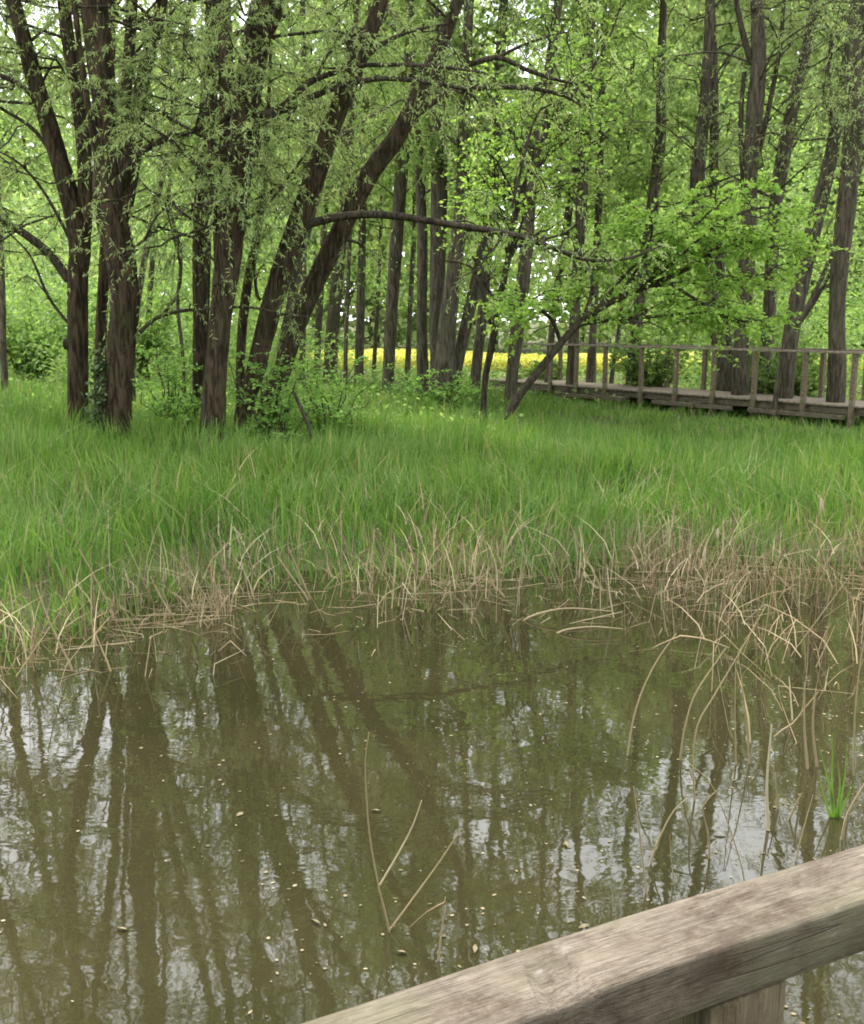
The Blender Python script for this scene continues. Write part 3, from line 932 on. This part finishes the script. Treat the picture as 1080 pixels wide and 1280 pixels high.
leaf_cloud(und, 24000, clumped(region(-19, -3.6, 26, 40, .2, 8.0, 1.1), 1), .15, .08)
leaf_cloud(und, 20000, clumped(region(-7, 9, 27, 38, 2.2, 9, 1.0), 1), .14, .07)
tag(und.build('woodland_understorey', M['under']), 'low green nettles and saplings filling the wood floor', 'undergrowth', kind='stuff')

# ------------------------------------------------------------------ yellow field, far wood and unseen shade crowns
fx = np.linspace(-6, 60, 101); fy = np.linspace(40, 52, 25)
XX, YY = np.meshgrid(fx, fy)
ZZ = gz(XX, YY) + .34 + .06 * np.sin(XX * .9) * np.sin(XX * .37 + YY * .5) + RNG.normal(0, .05, XX.shape)
mb = MB()
ii = np.arange(XX.size).reshape(XX.shape)
mb.add(np.stack([XX, YY, ZZ], -1), np.stack([ii[:-1, :-1], ii[:-1, 1:], ii[1:, 1:], ii[1:, :-1]], -1).reshape(-1, 4), None, 0)
fr = np.stack([np.stack([fx, fx * 0 + 40, gz(fx, fx * 0 + 40) - .1], -1), np.stack([XX[0], YY[0], ZZ[0]], -1)], 0)
jj = np.arange(2 * len(fx)).reshape(2, -1)
mb.add(fr, np.stack([jj[0, :-1], jj[0, 1:], jj[1, 1:], jj[1, :-1]], -1), None, 0)
leaf_cloud(mb, 14000, region(-6, 20, 39.7, 46, .05, .5, .5), .11, .10, .6, 0)
leaf_cloud(mb, 12000, region(-6, 20, 39.2, 40.1, .05, .45, .7), .10, .09, .6, 0)
tag(mb.build('rapeseed_field', [M['rape'], M['grass']]), 'bright yellow flowering rapeseed field beyond the wood', 'field', kind='stuff')

fw = MB()
cs = []
for i in range(80):
    X = RNG.uniform(-62, 62); Yv = RNG.uniform(57, 84)
    h = RNG.uniform(16, 26)
    cs.append((X, Yv, h))
for i in range(30):
    Yv = RNG.uniform(57, 80)
    cs.append((RNG.uniform(.2, .5) * Yv, Yv, RNG.uniform(20, 29)))
for i in range(34):  # unseen crowns behind the camera, added to darken the near rail's front face
    a_ = RNG.uniform(-2.0, 2.0)
    rr_ = RNG.uniform(20, 34)
    cs.append((rr_ * math.sin(a_) * 1.1, -rr_ * math.cos(a_) * .8 - 4, RNG.uniform(13, 19)))
for X, Yv, h in cs:
    n = 2000 if Yv > 30 else 1500
    a = norm(RNG.normal(size=(n, 3))) * (RNG.uniform(.35, 1, (n, 1)) ** .5)
    lob = 1 + .25 * np.sin(a[:, :1] * 5 + X) * np.sin(a[:, 2:] * 6 + Yv)
    P = np.array([X, Yv, h * .52]) + a * lob * np.array([4.2, 3.5, h * .52])
    d = RNG.normal(size=(n, 3))
    k_ = 1.0 if Yv > 50 else 1.7
    leaves(fw, P, d, RNG.uniform(.35, .72, n) * k_, RNG.uniform(.24, .48, n) * k_, 0, .1)
    tubes(fw, np.array([[X, Yv, 0], [X + .1, Yv, h * .4], [X, Yv, h * .8]]), np.array([.25, .2, .08]), 6, 1)
leaf_cloud(fw, 9000, region(-40, -6.3, 41, 53, 0, 7, 1.3), .42, .28)
leaf_cloud(fw, 18000, region(-50, 50, 53, 62, 0, 8, 1.3), .5, .32)
tag(fw.build('far_wood_and_shade_crowns', [M['far'], M['bark_far']]), 'pale green far wood beyond the yellow field, plus unseen crowns added behind the camera for shade', 'woodland', kind='stuff')

# ------------------------------------------------------------------ boardwalk
DZ = .5
A = onz(1067, 507, DZ); B = onz(722, 482, DZ)
A, B = A[:2], B[:2]
u = norm(B - A)                    # from the near right end towards the far end
nrm = np.array([-u[1], u[0]])
if nrm[1] < 0: nrm = -nrm          # away from the camera
ang = math.atan2(u[1], u[0])


def on_line(px, off=0.0):
    """distance s along the near edge line whose image column is px"""
    lo, hi = -12.0, 30.0
    def col(s):
        p = A + u * s + nrm * off
        dep = p[1] * CP - (DZ - CAM_Z) * SP
        return 540 + FPX * p[0] / dep
    for _ in range(50):
        mid = (lo + hi) / 2
        if col(mid) > px: lo = mid
        else: hi = mid
    return (lo + hi) / 2


BWID = 1.25
bo = np.array([A[0], A[1], 0.15])
bw = empty('boardwalk', bo, 'weathered wooden boardwalk with post railings crossing behind the reeds', 'boardwalk')
s0, s1 = -3.6, on_line(612)
pl = rounded_box('plank', (.142, BWID + .1, .04), .006, M['deck'], 1)


def bpart(name, me, s, off, z, rz=0.0, tilt=0.0):
    p = A + u * s + nrm * off
    return link(name, me, bw, Vector((p[0], p[1], z)) - Vector(bo), (tilt, 0, ang + rz))


s = s0
while s < s1:
    bpart('plank', pl, s, BWID / 2, DZ - .02 + random.uniform(-.003, .003), random.uniform(-.008, .008))
    s += .15
for off in (.04, BWID / 2, BWID - .04):
    L = s1 - s0
    me = rounded_box('joist', (L, .07, .14), .006, M['beam'], 1)
    bpart('joist', me, (s0 + s1) / 2, off, DZ - .112)
pm = rounded_box('post', (.095, .085, 1.62), .008, M['post'], 1)
near_px = (645, 690, 722, 758, 803, 846, 893, 944, 1006, 1067)
far_px = (698, 740, 792, 831, 877, 921, 972, 1024, 1078)
near_s = [on_line(p) for p in near_px] + [-1.15, -2.3, -3.4]
far_s = [on_line(p, BWID) for p in far_px] + [-1.2, -2.4]
for q in near_s:
    bpart('post', pm, q, -.06, DZ + .96 - .81 + random.uniform(-.01, .01), random.uniform(-.03, .03), random.uniform(-.015, .015))
for q in far_s:
    bpart('post', pm, q, BWID + .06, DZ + .96 - .81 + random.uniform(-.01, .01), random.uniform(-.03, .03), random.uniform(-.015, .015))
for ss, off in ((near_s, -.055), (far_s, BWID + .055)):
    lo, hi = min(ss) - .2, max(ss) + .15
    cuts = np.linspace(lo, hi, 5)
    for k in range(4):
        me = rounded_box('handrail', (cuts[k + 1] - cuts[k] - .006, .125, .045), .01, M['deck'], 2)
        bpart('handrail', me, (cuts[k] + cuts[k + 1]) / 2, off, DZ + .985 + random.uniform(-.004, .004))
# trestles below the deck
tm = rounded_box('crossbeam', (.12, BWID + .5, .10), .008, M['beam'], 1)
lm = rounded_box('pile', (.12, .12, .85), .01, M['beam'], 1)
for k, q in enumerate(np.arange(-2.6, s1, 2.1)):
    bpart('crossbeam', tm, q, BWID / 2, DZ - .235)
    for off in (-.1, BWID + .1):
        bpart('pile', lm, q + .005, off, -.13)
me = rounded_box('stringer', (2.2, .05, .09), .006, M['beam'], 1)
for q in (on_line(1000), on_line(870), on_line(745)):
    bpart('stringer', me, q, -.16, DZ - .225)

# ------------------------------------------------------------------ foreground handrail
TZ = 1.5
f1, f2 = onz(1080, 1058, TZ), onz(380, 1280, TZ)
du = norm((f1 - f2)[:2])
pn = np.array([du[1], -du[0]])
if pn[1] > 0: pn = -pn                 # towards the camera
wid = float(np.dot((onz(900, 1199, TZ) - f1)[:2], pn))
jn = float(np.dot((onz(728, 1268, TZ) - f2)[:2], du))
print('rail width', wid, 'joint', jn, 'len', np.linalg.norm(f1 - f2))
ra = math.atan2(du[1], du[0])
ro = np.array([f2[0], f2[1], 0.0])
rail = empty('railing', (ro[0], ro[1], 0), 'weathered grey brown timber railing in the near right corner', 'railing')


def rpart(name, me, s, off, z, rz=0.0):
    p = ro[:2] + du * s + pn * off
    return link(name, me, rail, (p[0] - ro[0], p[1] - ro[1], z), (0, 0, ra + rz))


TH = .064
LR = 3.2
me = rounded_box('handrail', (LR, wid, TH), .010, M['rail'], 3, 150, .003, 3)
hx = jn - (jn + 1.9 - LR / 2)                      # the split, in the beam's own length
for v in me.vertices:                              # a worn split at the near edge (local -Y)
    dx = abs(v.co.x - hx - .012 * math.sin(v.co.y * 90))
    if dx < .03 and v.co.y < -wid / 2 + .03:
        v.co.z -= .012 * (1 - dx / .03) * (1 if v.co.z > 0 else 0)
        v.co.y += .006 * (1 - dx / .03)
HZ = TZ - TH / 2
for k, mid in ((5, jn - 1.3 - .004 - 1.5), (9, jn + 1.9 + .004 + 1.5)):   # the next lengths of the rail
    mn = rounded_box('handrail', (3.0, wid, TH), .010, M['rail'], 3, 120, .003, k)
    rpart('handrail', mn, mid, wid / 2 - .008, HZ)
rpart('handrail', me, jn + 1.9 - LR / 2, wid / 2 - .008, TZ - TH / 2)
pc = onz(935, 1240, TZ - TH)
ps = float(np.dot(pc[:2] - ro[:2], du))
pst = rounded_box('post', (1.9, .084, .10), .003, M['post'], 1, 12, .001, 5)
for q in (ps - 4.2, ps - 2.8, ps - 1.4, ps, ps + 1.4, ps + 2.8, ps + 4.0):
    p = ro[:2] + du * q + pn * (wid / 2 - .010)
    o = link('post', pst, rail, (p[0] - ro[0], p[1] - ro[1], TZ - TH - .95 - .001), (0, math.pi / 2, ra))
    o.rotation_mode = 'XYZ'

# ------------------------------------------------------------------ grass and reeds
def scatter(n, x0, x1, y0, y1):
    return RNG.uniform(x0, x1, n), RNG.uniform(y0, y1, n)


def inview(X, Y, m=1.25):
    return np.abs(X) < (540 / FPX * Y * m + .6)


gr = MB()
def grass(n, y0, y1, hmin, hmax, wid_, dmin=-.2, m=0, lean=.35, xr=11):
    X, Yv = scatter(n, -xr, xr, y0, y1)
    d = Yv - bank(X)
    dens = .5 + .5 * np.sin(X * 2.1 + np.sin(Yv * 1.7)) * np.sin(Yv * 2.3 + X)
    keep = inview(X, Yv) & (d > dmin + RNG.exponential(.5, n) * .8) & (RNG.uniform(0, 1, n) < .55 + .45 * dens)
    X, Yv = X[keep], Yv[keep]
    d = d[keep]
    P = np.stack([X, Yv, np.maximum(gz(X, Yv), -.3) - .02], 1)
    k = len(X)
    patch = .82 + .22 * np.sin(X * 1.7 + 1) * np.sin(Yv * 1.9) + .16 * np.sin(X * 4.3 + Yv * 2.1) * np.sin(Yv * 5.1 - X)
    H = RNG.uniform(hmin, hmax, k) * np.clip(.65 + d * .25, .65, 1) * patch * (1 - .42 * np.clip((X - .5) / 3, 0, 1) * np.clip((Yv - 12) / 3.5, 0, 1)) + np.maximum(-P[:, 2], 0)
    az = 2.2 * np.sin(X * 1.1 + Yv * .7) + 2.0 * np.sin(Yv * 1.9 - X * .6) + RNG.normal(0, 1.1, k)
    blades(gr, P, H, az, RNG.uniform(.05, lean, k) * 1.6, wid_ * RNG.uniform(.6, 1.3, k), m)
grass(40000, 5.2, 13, .30, .74, .0135, lean=.28)
grass(16000, 5.2, 13, .35, .75, .014, lean=1.0)
grass(3500, 5.5, 16, .4, .8, .026, lean=.8)
grass(5000, 5.2, 12, .3, .6, .010, dmin=-1.1, lean=.5)
grass(36000, 12, 17.2, .40, .80, .018, lean=.28)
grass(12000, 12, 17.2, .40, .76, .020, lean=1.0)
grass(34000, 16.5, 27, .25, .5, .022, lean=.6)
X, Yv = scatter(9000, -16, -5.5, 13, 27)
keep = inview(X, Yv); X, Yv = X[keep], Yv[keep]
blades(gr, np.stack([X, Yv, gz(X, Yv)], 1), RNG.uniform(.3, .6, len(X)), RNG.uniform(0, 6.28, len(X)), RNG.uniform(.1, .7, len(X)), RNG.uniform(.015, .03, len(X)))
tag(gr.build('reed_grass', M['grass']), 'dense bright green reed grass covering the bank', 'grass', kind='stuff')

# dry reed litter
dr = MB()
def stalks(n, xy, hmin, hmax, r, lean, mbx, broken=.3):
    X, Yv = xy(n)
    k = len(X)
    z = np.maximum(gz(X, Yv), -.25)
    P0 = np.stack([X, Yv, z - .03], 1)
    az = RNG.uniform(0, 6.28, k); ln = np.abs(RNG.normal(0, lean, k))
    d = np.stack([np.cos(az) * np.sin(ln), np.sin(az) * np.sin(ln), np.cos(ln)], 1)
    L = RNG.uniform(hmin, hmax, k) - z
    kink = RNG.uniform(.35, .8, k)
    br = RNG.uniform(0, 1, k) < broken
    az2 = RNG.uniform(0, 6.28, k)
    d2 = np.where(br[:, None], np.stack([np.cos(az2), np.sin(az2), RNG.uniform(-.7, .2, k)], 1), d + RNG.normal(0, .12, (k, 3)))
    d2 = norm(d2)
    p1 = P0 + d * (L * kink * .5)[:, None]
    p2 = P0 + d * (L * kink)[:, None]
    p3 = p2 + d2 * (L * (1 - kink) * .5)[:, None]
    p4 = p2 + d2 * (L * (1 - kink))[:, None]
    for q in (p3, p4):
        q[:, 2] = np.maximum(q[:, 2], .005)
    P = np.stack([P0, p1, p2, p3, p4], 1)
    R = r * (.55 + 1.2 * RNG.uniform(0, 1, (k, 1)) ** 2) * np.array([[1, .95, .85, .7, .4]])
    tubes(mbx, P, R, 4)
def belt(d0, d1, x0=-6, x1=6):
    def f(n):
        X = RNG.uniform(x0, x1, n * 3); d = RNG.normal((d0 + d1) / 2, (d1 - d0) / 3, n * 3)
        cl = np.sin(X * 3.3 + 1.1) * .5 + np.sin(X * 7.1) * .3 + RNG.normal(0, 1.1, n * 3)
        i = np.argsort(-cl)[:n]
        X, d = X[i], d[i]
        return X, bank(X) + d
    return f
stalks(1000, belt(-1.1, .5), .12, .5, .0034, .65, dr, .55)
stalks(800, belt(-.9, 1.3), .2, .58, .0034, .34, dr, .35)
stalks(330, belt(-1.9, .4, 1.3, 6), .2, .75, .0032, .42, dr, .45)
stalks(380, belt(-1.3, .6, -6, -1.3), .2, .65, .0032, .45, dr, .45)
def rightpatch(n):
    X = RNG.uniform(1.55, 3.4, n); Yv = RNG.uniform(4.9, 8.2, n)
    return X, Yv
stalks(130, rightpatch, .25, .8, .0030, .25, dr, .3)
# dry leaves hanging off the old reeds
n = 1500
X, Yv = belt(-1.0, 1.0)(n)
zz = np.maximum(gz(X, Yv), 0)
blades(dr, np.stack([X, Yv, zz + RNG.uniform(0, .22, n)], 1), RNG.uniform(.12, .45, n), RNG.uniform(0, 6.28, n), RNG.uniform(.2, 1.6, n), RNG.uniform(.004, .011, n), 0, .8)
n = 140
X, Yv = rightpatch(n)
blades(dr, np.stack([X, Yv, RNG.uniform(0, .3, n)], 1), RNG.uniform(.12, .4, n), RNG.uniform(0, 6.28, n), RNG.uniform(.2, 1.8, n), RNG.uniform(.004, .010, n), 0, .8)
# flat litter lying on the water at the edge
n = 600
X = RNG.uniform(-6, 5, n); Yv = bank(X) + RNG.uniform(.6, 5.5, n)
blades(dr, np.stack([X, Yv, gz(X, Yv)], 1), RNG.uniform(.3, .7, n), RNG.uniform(0, 6.28, n), RNG.uniform(.1, 1.4, n), RNG.uniform(.005, .012, n), 0, .7)
n = 260
X, Yv = belt(-.7, .3)(n)
a = RNG.uniform(0, 6.28, n); L = RNG.uniform(.12, .5, n)
P0 = np.stack([X, Yv, np.maximum(gz(X, Yv), 0) + RNG.uniform(.003, .03, n)], 1)
P1 = P0 + np.stack([np.cos(a) * L, np.sin(a) * L * .5, RNG.uniform(0, .05, n)], 1)
P1[:, 2] = np.maximum(P1[:, 2], np.maximum(gz(P1[:, 0], P1[:, 1]), 0) + .004)
tubes(dr, np.stack([P0, (P0 + P1) / 2, P1], 1), np.full((n, 3), .0028), 4)
tag(dr.build('dry_reed_litter', M['straw']), 'tangle of broken straw coloured reeds along the water edge', 'dry reeds', kind='stuff')

# single dry stalks that stand out
def stalk(label, paths, w=5.0, mat='straw', group='dry reed stalks standing in the pond'):
    w = w * .66
    base = onz(paths[0][0][0], paths[0][0][1], 0.0)
    Y = base[1]
    root_o = np.array([base[0], base[1], 0.0])
    mbx = MB()
    for i, pts in enumerate(paths):
        rr = np.array([[*at(x, y, Y), .5 * w * Y / FPX * (1 - .55 * j / max(1, len(pts) - 1))] for j, (x, y) in enumerate(pts)])
        if i == 0:
            rr = np.vstack([[*(rr[0, :3] - [0, 0, .12]), rr[0, 3]], rr])
        dyn = RNG.normal(0, .04)
        rr[:, 1] += np.linspace(0, dyn, len(rr))
        s_ = spline(rr, .05)
        tubes(mbx, s_[:, :3], np.maximum(s_[:, 3], .0015), 6, 0, .03)
    o = mbx.build('reed_stalk', M[mat], None, root_o, True)
    return tag(o, label, 'reed', group)


stalk('tall dry reed stalk forking in a V in open water', [[(487, 1163), (474, 1105), (463, 1040), (459, 985), (458, 940), (463, 905)], [(487, 1163), (528, 1108), (552, 1075), (575, 1040)], [(475, 1106), (500, 1065), (516, 1035), (527, 1005)]], 5)
stalk('snapped reed stalk folded into an upside down V by the railing', [[(548, 1203), (552, 1170), (557, 1128)], [(557, 1128), (535, 1146), (512, 1172)]], 6)
RS = [
    ('long curved reed stalk, leftmost of the right-hand reed patch', [[(785, 945), (793, 900), (806, 862), (826, 825), (849, 795)], [(849, 795), (875, 795), (905, 803)], [(849, 796), (830, 802), (814, 808)]], 4.5),
    ('curved reed stalk with a bent tip right of the long leftmost one', [[(850, 950), (856, 908), (868, 868), (892, 830), (907, 808)]], 4.5),
    ('longest greenish reed stalk arching to the right in the patch', [[(868, 1000), (866, 950), (872, 905), (890, 872), (925, 812), (957, 755)]], 4.5),
    ('straight thin reed stalk, left one of the upright pair', [[(919, 955), (917, 890), (917, 820)]], 3.5),
    ('straight thin reed stalk, right one of the upright pair', [[(937, 955), (931, 880), (923, 815)]], 3.5),
    ('stalk leaning right with its end snapped near the patch centre', [[(968, 920), (990, 904), (1004, 885), (1022, 863)]], 4),
    ('lone upright reed stalk rising just above the railing middle', [[(808, 1118), (803, 1070), (798, 1025), (793, 985)]], 4.5),
    ('bowed reed stalk beside the lone upright one above the railing', [[(813, 1080), (826, 1042), (842, 1012), (860, 995)]], 4.5),
    ('reed stalk with a snapped sideways tip above the railing', [[(886, 1072), (883, 1035), (876, 1005), (893, 983)]], 5),
    ('long thin stalk bowing left across the reed patch front', [[(931, 1103), (920, 1058), (903, 1010), (885, 975), (853, 950)]], 3.5),
    ('short slanting stalk stub next to the white stalk', [[(985, 1022), (991, 1003), (997, 985)]], 5),
    ('thin straight stalk sloping right close above the railing', [[(995, 1078), (1006, 1035), (1018, 995)]], 3.5),
    ('reddish upright stalk in the right-hand patch, left of two', [[(1010, 962), (1007, 910), (1008, 855)]], 6),
    ('reddish upright stalk in the right-hand patch, right of two', [[(1021, 958), (1016, 910), (1020, 860)]], 6),
    ('tall thin stalk standing near the right edge of the view', [[(1066, 968), (1067, 890), (1072, 830), (1078, 790)]], 4),
    ('stalk sloping out of view at the right edge by the railing', [[(1052, 1048), (1058, 1015), (1080, 975), (1092, 960)]], 6),
    ('brown short stalk beside the white bleached stalk', [[(972, 1010), (968, 980), (964, 955)]], 5),
    ('thin stalk above railing, next left of the snapped-tip stalk', [[(842, 1105), (838, 1070), (836, 1040)]], 3),
    ('leaning stalk at the left reed edge, longest sloping left', [[(90, 837), (75, 805), (60, 772), (45, 730)]], 5),
    ('thick pale stub of reed in the left reed edge', [[(40, 830), (46, 802), (53, 776)]], 8),
    ('short stalk sloping left at the front of the left reeds', [[(137, 840), (127, 818), (117, 797)]], 5),
    ('stalk sloping left high in the left reed bed', [[(142, 768), (128, 738), (115, 710), (101, 684)]], 4.5),
    ('slanting stalk right of the left reed bed', [[(212, 768), (200, 748), (186, 722)]], 5),
    ('upright thin stalk at far left of the reed bed', [[(78, 770), (81, 738), (79, 705)]], 4),
    ('tall slanting stalk beside the water gap, right of a pair', [[(388, 748), (376, 716), (363, 683)]], 5),
    ('slanting stalk beside the water gap, left of a pair', [[(385, 750), (366, 722), (346, 694)]], 5),
    ('upright stalk alone at the middle of the bank', [[(465, 742), (466, 714), (466, 690)]], 4),
    ('upright stalk in the centre tuft of dry reeds', [[(569, 740), (573, 710), (579, 674)]], 5),
    ('stalk sloping right across the centre tuft', [[(585, 738), (603, 720), (622, 699)]], 5),
    ('stalk sloping left across the centre tuft', [[(630, 746), (618, 734), (604, 720)]], 5),
    ('tall slanting stalk right of the centre tuft', [[(750, 735), (736, 705), (718, 670)]], 5.5),
    ('long low stalk lying over the water right of centre', [[(655, 776), (690, 764), (720, 762), (765, 766)]], 5),
    ('stalk lying flat on the water below the long low stalk', [[(697, 791), (735, 783), (778, 785)]], 5),
]
for lab, pths, w in RS:
    stalk(lab, pths, w)
stalk('bleached white reed stalk standing in the right-hand patch', [[(959, 1035), (957, 975), (962, 902)]], 7, 'straw_pale')

# cattails with fluffy seed heads
def cattail(label, base, top, w, hl):
    p0 = onz(*base, 0.0); Y = p0[1]
    o = np.array([p0[0], p0[1], float(gz(p0[0], p0[1]))])
    p1 = at(*top, Y)
    root = empty('cattail', o, label, 'cattail', 'cattails with old seed heads')
    mbx = MB(); q = np.array([o - [0, 0, .05], (o + p1) / 2 + [.02, 0, 0], p1])
    tubes(mbx, q, np.array([.005, .0045, .004]), 6)
    mbx.build('stem', M['straw'], root, o, True)
    h = MB()
    ax = norm(p1 - o)
    tt = np.linspace(0, 1, 9)
    tubes(h, p1 + ax * ((tt - .7) * hl)[:, None], w * np.array([.15, .7, .95, 1, 1.05, .95, .8, .5, .1]), 10, 0, .12)
    n = 90
    pp = p1 + ax * (RNG.uniform(-.65, .25, n) * hl)[:, None]
    leaves(h, pp, RNG.normal(size=(n, 3)), np.full(n, w * 1.6), np.full(n, .006))
    h.build('seed_head', M['fluff'], root, o, True)
cattail('white fluffy cattail head held highest over the right-hand grass', (1018, 742), (1027, 628), .013, .10)
cattail('small pale cattail head left of the highest white one', (896, 745), (897, 664), .010, .09)
cattail('brown tinted upright cattail, lowest of the three in the right reeds', (880, 760), (881, 690), .009, .13)

# fresh green shoots by the railing
b0 = onz(1042, 1022, 0); Y = b0[1]
sh = empty('reed_shoot', (b0[0], b0[1], 0), 'fresh green reed shoot clump in the pond near the right edge', 'reed')
for pts in ([(1040, 1025), (1040, 965), (1041, 915)], [(1044, 1020), (1034, 970), (1024, 934)], [(1048, 1018), (1056, 970), (1059, 925)],
            [(1038, 1022), (1030, 995), (1024, 972)], [(1046, 1020), (1050, 985), (1047, 950)], [(1050, 1018), (1062, 990), (1072, 968)]):
    rr = spline(np.array([at(x, y, Y) for x, y in pts]), .04)
    rr = np.vstack([rr[0] - [0, 0, .1], rr])
    w = np.linspace(.016, .002, len(rr))[:, None]
    sd_ = norm(np.array([[1.0, RNG.uniform(-.6, .6), 0]]))
    k = len(rr)
    mbx = MB()
    crease = np.array([[0, .004, 0]])
    mbx.add(np.concatenate([rr - sd_ * w / 2, rr + crease, rr + sd_ * w / 2]),
            [[i, i + 1, k + i + 1, k + i] for i in range(k - 1)] + [[k + i, k + i + 1, 2 * k + i + 1, 2 * k + i] for i in range(k - 1)])
    mbx.build('blade', M['grass'], sh, (b0[0], b0[1], 0), True)

# ------------------------------------------------------------------ floating bits
fb = MB()
n = 11000
X = RNG.uniform(-3.2, 3.4, n); Yv = 2.2 + 5.8 * RNG.uniform(0, 1, n)
dn = np.sin(X * 1.9 + 1) * np.sin(Yv * 2.3) * .6 + np.sin(X * 5 + Yv * 3 + np.sin(Yv * 7)) * .5 + np.sin(X * 11 - Yv * 8) * .35 + np.clip(X * .25, -.3, .6) - .15
k = (RNG.uniform(-.9, 1.2, n) < dn) & (Yv < bank(X) - .2)
X, Yv = X[k], Yv[k]; n = len(X)
s = .0025 + .009 * RNG.uniform(0, 1, n) ** 4
a = RNG.uniform(0, 6.28, n); el = RNG.uniform(.35, 1, n)
z = .0025 + RNG.uniform(0, .002, n)
v = []
for j in range(5):
    t = a + j * 2 * math.pi / 5
    v.append(np.stack([X + s * np.cos(j * 1.2566) * np.cos(a) - s * el * np.sin(j * 1.2566) * np.sin(a),
                       Yv + s * np.cos(j * 1.2566) * np.sin(a) + s * el * np.sin(j * 1.2566) * np.cos(a), z], 1))
v = np.stack(v, 1)
i5 = (np.arange(n) * 5)[:, None]
fb.add(v, i5 + np.array([[0, 1, 2, 3]]), i5 + np.array([[0, 3, 4]]))
tag(fb.build('floating_debris', M['debris']), 'tiny pale seed husks and bits floating on the pond', 'debris', kind='stuff')

FL = [((153, 1161), 'tan dead leaf floating at lower left of the pond'), ((708, 1055), 'pinkish dead leaf floating mid right of the V-shaped stalk'),
      ((594, 1186), 'pale curled leaf floating just above the railing, left part'), ((470, 1013), 'brown leaf floating beside the V-shaped stalk top'),
      ((502, 1190), 'orange dead leaf floating under the V-shaped stalk'), ((900, 1042), 'pale yellowish leaf floating in the right-hand reed patch'),
      ((730, 1158), 'clump-like tan leaf floating against the railing edge'), ((300, 1018), 'small brown leaf floating in the dark trunk reflection'),
      ((395, 1152), 'tiny pale leaf floating left of the V-shaped stalk foot')]
for (px, py), lab in FL:
    p = onz(px, py, .006)
    a = random.uniform(0, 3.1); L, W = random.uniform(.035, .055), random.uniform(.013, .02)
    mbx = MB()
    t = np.linspace(0, 1, 6)
    mid = np.stack([t * L - L / 2, np.zeros(6), .0 + .004 * np.sin(t * 3)], 1)
    wv = W * np.sin(np.clip(t * .96 + .02, 0, 1) * math.pi)[:, None] * np.array([[0, .5, 0]])
    v = np.concatenate([mid - wv + [0, 0, -.002], mid, mid + wv + [0, 0, .003]])
    mbx.add(v, [[i, i + 1, 7 + i, 6 + i] for i in range(5)] + [[6 + i, 7 + i, 13 + i, 12 + i] for i in range(5)])
    me = mbx.mesh('floating_leaf', M['debris'], (0, 0, 0), True)
    tag(link('floating_leaf', me, None, p, (0, 0, a)), lab, 'leaf', 'dead leaves floating on the pond')
